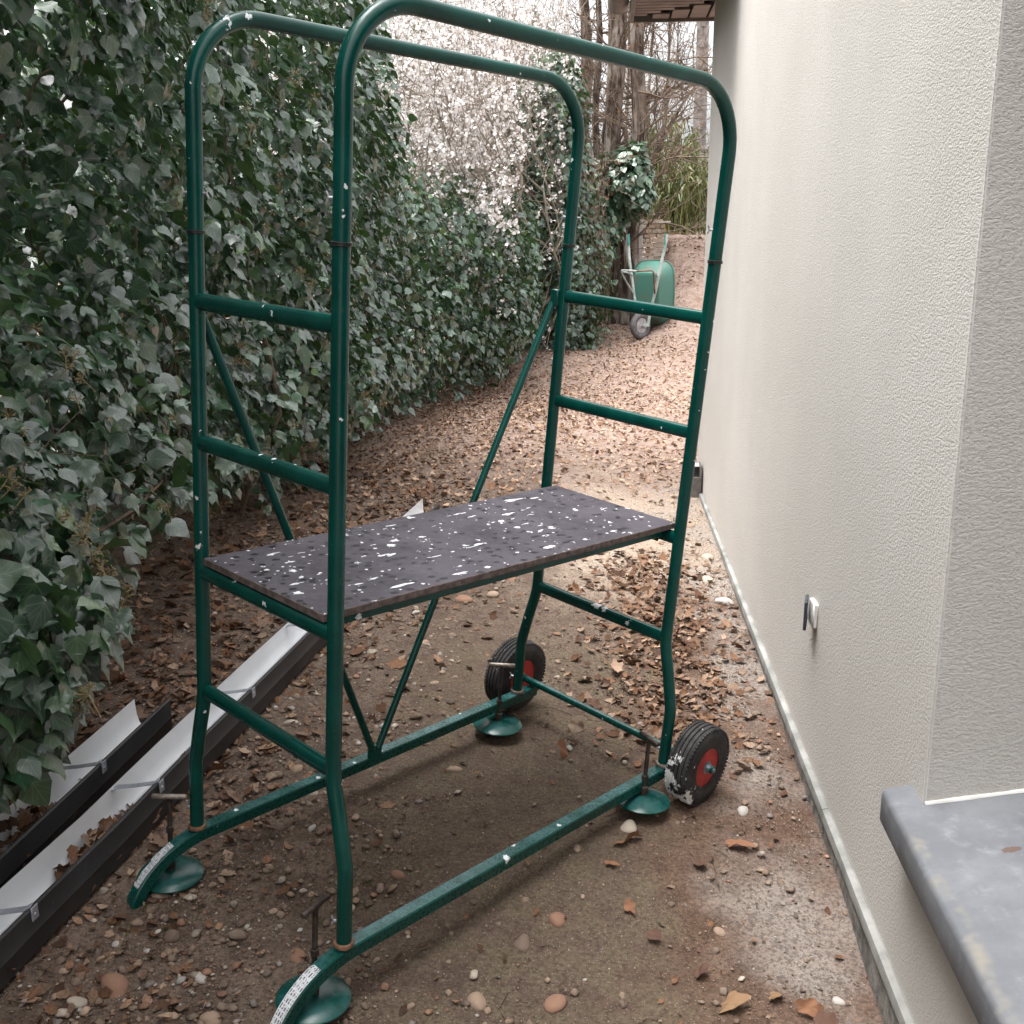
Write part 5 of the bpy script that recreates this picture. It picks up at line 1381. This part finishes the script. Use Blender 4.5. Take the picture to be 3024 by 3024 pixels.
# larger stones, each an object
big = [(-0.089, 2.40, 0.062, 2), (-0.17, 2.295, 0.056, 4), (-0.444, 3.055, 0.050, 1), (-1.075, 1.99, 0.085, 2), (-0.08, 2.10, 0.060, 2), (-0.26, 2.08, 0.058, 1), (0.105, 2.82, 0.070, 3), (-1.02, 3.25, 0.062, 3), (-1.0, 3.75, 0.075, 3),
       (-0.60, 3.68, 0.04, 1), (-0.85, 2.83, 0.055, 3), (-0.79, 2.87, 0.060, 4), (-0.74, 2.72, 0.042, 0), (-0.92, 2.96, 0.05, 1), (-1.18, 3.48, 0.05, 0), (-0.60, 4.6, 0.085, 2), (-0.48, 4.7, 0.075, 1), (-0.42, 4.95, 0.07, 2), (-0.75, 5.0, 0.06, 1),
       (0.33, 2.42, 0.032, 1), (0.46, 2.99, 0.045, 6), (0.59, 2.22, 0.034, 6), (0.56, 2.16, 0.030, 4), (0.60, 3.9, 0.05, 0), (0.55, 3.5, 0.045, 4), (-0.9, 2.05, 0.038, 6), (-1.13, 1.93, 0.05, 3), (-0.98, 1.86, 0.06, 0), (-0.83, 1.93, 0.052, 1),
       (-0.62, 2.35, 0.035, 3), (-0.52, 2.50, 0.040, 2), (-1.24, 5.2, 0.06, 4), (-0.35, 1.86, 0.045, 5), (0.02, 1.95, 0.036, 3), (-0.7, 2.16, 0.045, 2), (0.60, 5.6, 0.09, 3), (0.57, 5.2, 0.08, 3), (0.62, 4.9, 0.09, 6), (0.55, 6.2, 0.07, 1)]
big_labels = ['russet oval stone in front of the middle of the right rail',
    'dark brown stone just nearer the camera than the russet oval before the right rail',
    'light tan stone alone on bare soil in the middle under the tower',
    'biggest russet stone at the bottom left beside the long gutter',
    'russet stone at the very bottom, right of centre',
    'light tan stone at the bottom, between the front right foot and the russet one',
    'pale stone with a curled orange leaf against it, before the rear right foot',
    'pale stone between the long gutter and the left rail, behind the lower rung', "larger pale stone close to the gutter under the platform's left end", 'small light tan stone behind the left rail near the foot of the brace',
    'pale stone inside the tower touching the inner side of the left rail',
    'dark brown oval stone inside the tower beside the left rail',
    'small tan stone inside the tower, nearest the front right post',
    'light tan stone next to the left rail opposite the lower rung',
    'tan stone half hidden beside the long gutter behind the left front post',
    'biggest russet stone under the far edge of the platform', "light tan stone seen just below the platform's near long edge", 'russet stone lying farthest back beneath the platform',
    'light tan stone beside the gutter under the platform',
    'small light tan stone between the bottom right leaves and the moss',
    'whitish stone just in front of the right wheel',
    'whitish stone closest to the wall strip at the bottom right',
    'dark pebble beside the lowest whitish stone by the wall strip',
    'tan stone by the wall strip level with the axle bar',
    'dark brown stone in the leaf heap between the right wheel and the wall',
    'small whitish stone between the two front feet, nearer the left',
    'pale stone beside the gutter in the bottom left corner',
    'tan stone at the bottom edge, second from the gutter',
    'light tan stone at the bottom edge, third from the gutter',
    'small pale stone left of the front right post, near its foot',
    'small russet stone close inside the right rail near the front',
    'dark brown stone at the hedge foot beyond the short gutter',
    'brown stone at the bottom edge right of the front right foot',
    'small pale stone at the bottom edge, farthest right of the moss',
    'russet stone between the two front feet, in the middle',
    'large pale stone by the wall strip beyond the wheels',
    'pale flat stone by the wall strip, nearer than the large pale one',
    'whitish broad stone by the wall strip behind the right posts',
    'light tan stone by the wall near the drain box']
sv = []
for s_ in range(5):
    r2 = np.random.default_rng(200 + s_); V, F = I3; k = r2.normal(0, 1, (4, 3)); ph = r2.uniform(0, 6, 4)
    d = 1 + 0.09 * sum(np.sin((V @ k[i]) * 3.2 + ph[i]) for i in range(4))[:, None] * 0.7
    sv.append((V * d * np.array([1.15, 0.85, 0.60]), F))
smesh = {}
for i, (x, y, s, c) in enumerate(big):
    key = (i % 5, c)
    if key not in smesh: smesh[key] = tri_mesh('stone', sv[i % 5][0], sv[i % 5][1], M_STONE, np.tile(STONES[c] * 0.95, (len(sv[i % 5][0]), 1)))
    o = link('stone', smesh[key], None, (x, y, float(ground_z(x, y)) + s * 0.02)); s *= 0.88; o.scale = (s, s, s); o.rotation_euler = (rg.normal(0, 0.15), rg.normal(0, 0.15), rg.uniform(0, 6.28))
    tag(o, big_labels[i], 'stone', 'larger stones loose on the ground')
# leaf litter
def litter(n, dens, ylo, yhi, s0, s1, pw=1.4, xlo=-2.3, xhi=0.68, pale=0.3, tpl=flake_small, tilt=0.45, gain=1.0):
    y = ylo + (yhi - ylo) * rg.random(n) ** pw; x = rg.uniform(xlo, xhi, n); k = rg.random(n) < dens(x, y); x, y = x[k], y[k]
    C = np.stack([x, y, ground_z(x, y) + rg.uniform(0.001, 0.016, len(x))], 1)
    return flakes(C, rg, s0, s1, tilt, tpl, pale, gain)
def d_foot(x, y): return np.clip(np.exp(-((x - (-1.55 + 0.9 * smooth((y - 8) / 4))) / (0.42 + 0.05 * y)) ** 2) * (0.5 + 0.8 * fbm(x * 2, y * 2)), 0, 1)
def d_path(x, y): return np.clip(smooth((y - 5.4) / 3.0) * (0.35 + 0.7 * fbm(x * 1.3 + 3, y * 1.3)), 0, 1) * (1 - 0.75 * np.exp(-((x - 0.35) / 0.55) ** 2 - ((y - 6.2) / 0.8) ** 2))
def d_right(x, y): return np.clip(np.exp(-((x - 0.30) / 0.26) ** 2) * smooth((y - 3.0) / 0.7) * (1 - smooth((y - 5.0) / 1.0)) * (0.4 + 0.9 * fbm(x * 4, y * 4)), 0, 1)
def d_any(x, y): return 0.10 + 0.25 * fbm(x * 3, y * 3 + 2)
ch = [litter(24000, d_foot, 1.5, 11.5, 0.016, 0.050), litter(2600, d_foot, 2.5, 7, 0.04, 0.09, 1.2, tpl=leaf_flake, tilt=0.6), litter(30000, d_path, 5.2, 17.5, 0.018, 0.055, 1.1, -1.6, 2.4, 2.2, gain=1.3),
      litter(5200, d_right, 2.8, 6.0, 0.012, 0.05, 1.0, -0.2, 0.68), litter(700, d_right, 2.8, 5.6, 0.03, 0.07, 1.0, -0.1, 0.68, tpl=leaf_flake), litter(5200, d_any, 1.55, 6, 0.008, 0.028)]
kind(joined('leaf_litter', ch, M_LEAF), 'stuff')
# single dry leaves that stand out
LV, LF = leaf_flake()
M_LEAF1 = tint_mat('single_dead_leaf', 0.75, 0.2, 200, 0.4, 0.3, 0.1)
one = [(0.105, 2.735, 0.10, 0, 'orange brown curled leaf propped on the stone in front of the rear foot', 0.5), (0.425, 2.782, 0.085, 0, 'large orange leaf lying between the right wheel and the wall', 0.15), (0.30, 2.66, 0.06, 1, 'greyish brown leaf left of the large orange leaf', 0.2),
       (0.332, 2.154, 0.085, 2, 'tan crinkled leaf at the bottom right near the wall foot', 0.3), (0.51, 2.16, 0.07, 0, 'orange leaf standing on edge by the wall strip at the bottom', 0.8), (0.54, 2.12, 0.075, 1, 'dark brown leaf heaped lowest by the wall strip', 0.5), (0.27, 2.25, 0.055, 1, 'pinkish brown leaf a hand left of the tan crinkled leaf', 0.3),
       (0.10, 2.46, 0.055, 0, 'small russet leaf between the right rail and the flat pink stones', 0.4), (0.055, 2.62, 0.045, 0, 'small rust leaf close under the right rail', 0.5), (-0.10, 3.22, 0.075, 0, 'folded orange leaf lying on the moss inside the tower', 0.6), (-0.06, 3.42, 0.075, 4, 'grey brown leaf by the rear left foot inside the tower', 0.4),
       (0.085, 3.95, 0.085, 3, 'pale tan leaf on the litter behind the axle bar', 0.4), (0.14, 4.1, 0.09, 3, 'largest pale tan leaf on the litter pile behind the axle bar', 0.5), (0.0, 3.6, 0.08, 1, 'dark leaf just behind the middle of the axle bar', 0.3), (0.16, 2.36, 0.05, 1, 'narrow brown leaf above the russet leaf pair', 0.5),
       (0.13, 4.95, 0.08, 3, 'light tan leaf on the earth beyond the lowest rear rung', 0.3), (0.44, 2.20, 0.05, 2, 'small pale leaf beside the orange leaf by the wall strip', 0.2)]
cols = np.array([(0.30, 0.145, 0.080), (0.14, 0.075, 0.052), (0.33, 0.20, 0.11), (0.42, 0.28, 0.20), (0.24, 0.17, 0.12)])
ML = []
for c in range(5):
    # a finer, five-lobed leaf with a stalk and a curled edge
    P = []; n_ = 30
    for k in range(n_):
        a_ = -math.pi / 2 + 2 * math.pi * k / n_; r0 = 0.33 + (0.10 + 0.07 * math.sin(2 * a_ + c * 1.7)) * abs(math.cos(2.5 * (a_ - math.pi / 2) + 0.3 * math.sin(a_ + c))) ** 1.3 + 0.035 * math.sin(7.3 * k + c * 2.1)
        P.append((r0 * math.cos(a_) * (0.70 + 0.06 * c), r0 * math.sin(a_) * 1.1))
    ring2 = [(x * 0.55, y * 0.55) for x, y in P]
    allp = P + ring2 + [(0, -0.05)]
    V = np.array([(x, y, 1.1 * x * x * (1.0 if x > 0 else 0.5) + 0.5 * (y + 0.1) ** 2 * (1 if c % 2 else -0.5) + 0.05 * math.sin(11 * x + 7 * y + c)) for x, y in allp])
    F = []
    for k in range(n_):
        k2 = (k + 1) % n_; F += [(k, k2, n_ + k2), (k, n_ + k2, n_ + k), (n_ + k, n_ + k2, 2 * n_)]
    b0 = len(V); V = np.concatenate([V, np.array([(-0.012, -0.33, 0.0), (0.012, -0.33, 0.0), (0.03, -0.70, 0.05), (0.0, -0.02, 0.01)])]); F += [(b0, b0 + 2, b0 + 1), (b0, b0 + 1, b0 + 3)]
    ML.append(tri_mesh('dry_leaf', V, np.array(F), M_LEAF1, np.tile(cols[c], (len(V), 1))))
for (x, y, s, c, lab, tl) in one:
    o = link('dry_leaf', ML[c], None, (x, y, float(ground_z(x, y)) + 0.012 + s * 0.22 * tl)); o.scale = (s, s, s); o.rotation_euler = (rg.normal(0, tl * 0.8), rg.normal(0, tl * 0.8), rg.uniform(0, 6.28))
    tag(o, lab, 'leaf', 'single dry leaves on the ground')
# small twigs and tufts of grass
m = MB()
for _ in range(170):
    x = rg.uniform(-1.4, 0.65); y = rg.uniform(1.7, 6.5); a_ = rg.uniform(0, 6.28); ln = rg.uniform(0.03, 0.14); z = float(ground_z(x, y)) + 0.005
    d = np.array([math.cos(a_), math.sin(a_), 0]); b = np.array([-d[1], d[0], 0]) * rg.normal(0, 0.12) * ln
    m.tube([np.array([x, y, z]), np.array([x, y, z + 0.006]) + d * ln * 0.5 + b, np.array([x, y, z]) + d * ln], rg.uniform(0.0008, 0.0022), 4, caps=False)
kind(m.build('twigs', M_STEM), 'stuff')
pts = []
for (x, y, n_, sp) in ((-0.10, 6.1, 60, 0.10), (0.20, 6.3, 50, 0.12), (0.45, 6.25, 40, 0.06), (0.10, 7.6, 40, 0.12), (-0.25, 8.5, 40, 0.2), (0.2, 9.6, 40, 0.3), (0.0, 12.5, 60, 0.4), (-1.03, 2.32, 24, 0.05), (-0.62, 2.40, 20, 0.06), (-1.12, 2.08, 14, 0.03), (-1.04, 3.5, 20, 0.03), (-0.5, 5.6, 40, 0.2), (-0.8, 4.4, 20, 0.08), (0.3, 5.9, 30, 0.2)):
    pts.append(np.stack([rg.normal(x, sp, n_), rg.normal(y, sp * 1.6, n_)], 1))
pts = np.concatenate(pts); n = len(pts)
C = np.stack([pts[:, 0], pts[:, 1], ground_z(pts[:, 0], pts[:, 1])], 1)
V = np.array([(-0.5, 0, 0), (0.5, 0, 0), (0.25, 0.6, 0.08), (0, 1, 0.3), (-0.25, 0.6, 0.08)]) * np.array([0.12, 1, 1]); F = np.array([(0, 1, 2), (0, 2, 4), (4, 2, 3)])
R = rot_from(rg.normal(0, 1, (n, 3)) * np.array([1, 1, 0.1]), np.stack([rg.normal(0, 0.6, n), rg.normal(0, 0.6, n), np.ones(n)], 1))
v, f, tt, u = scatter(V, F, C, R, rg.uniform(0.012, 0.04, n), np.array([(0.10, 0.14, 0.04)]) * rg.uniform(0.7, 1.4, (n, 1)))
kind(link('grass', tri_mesh('grass', v, f, M_FOLI, tt)), 'stuff')
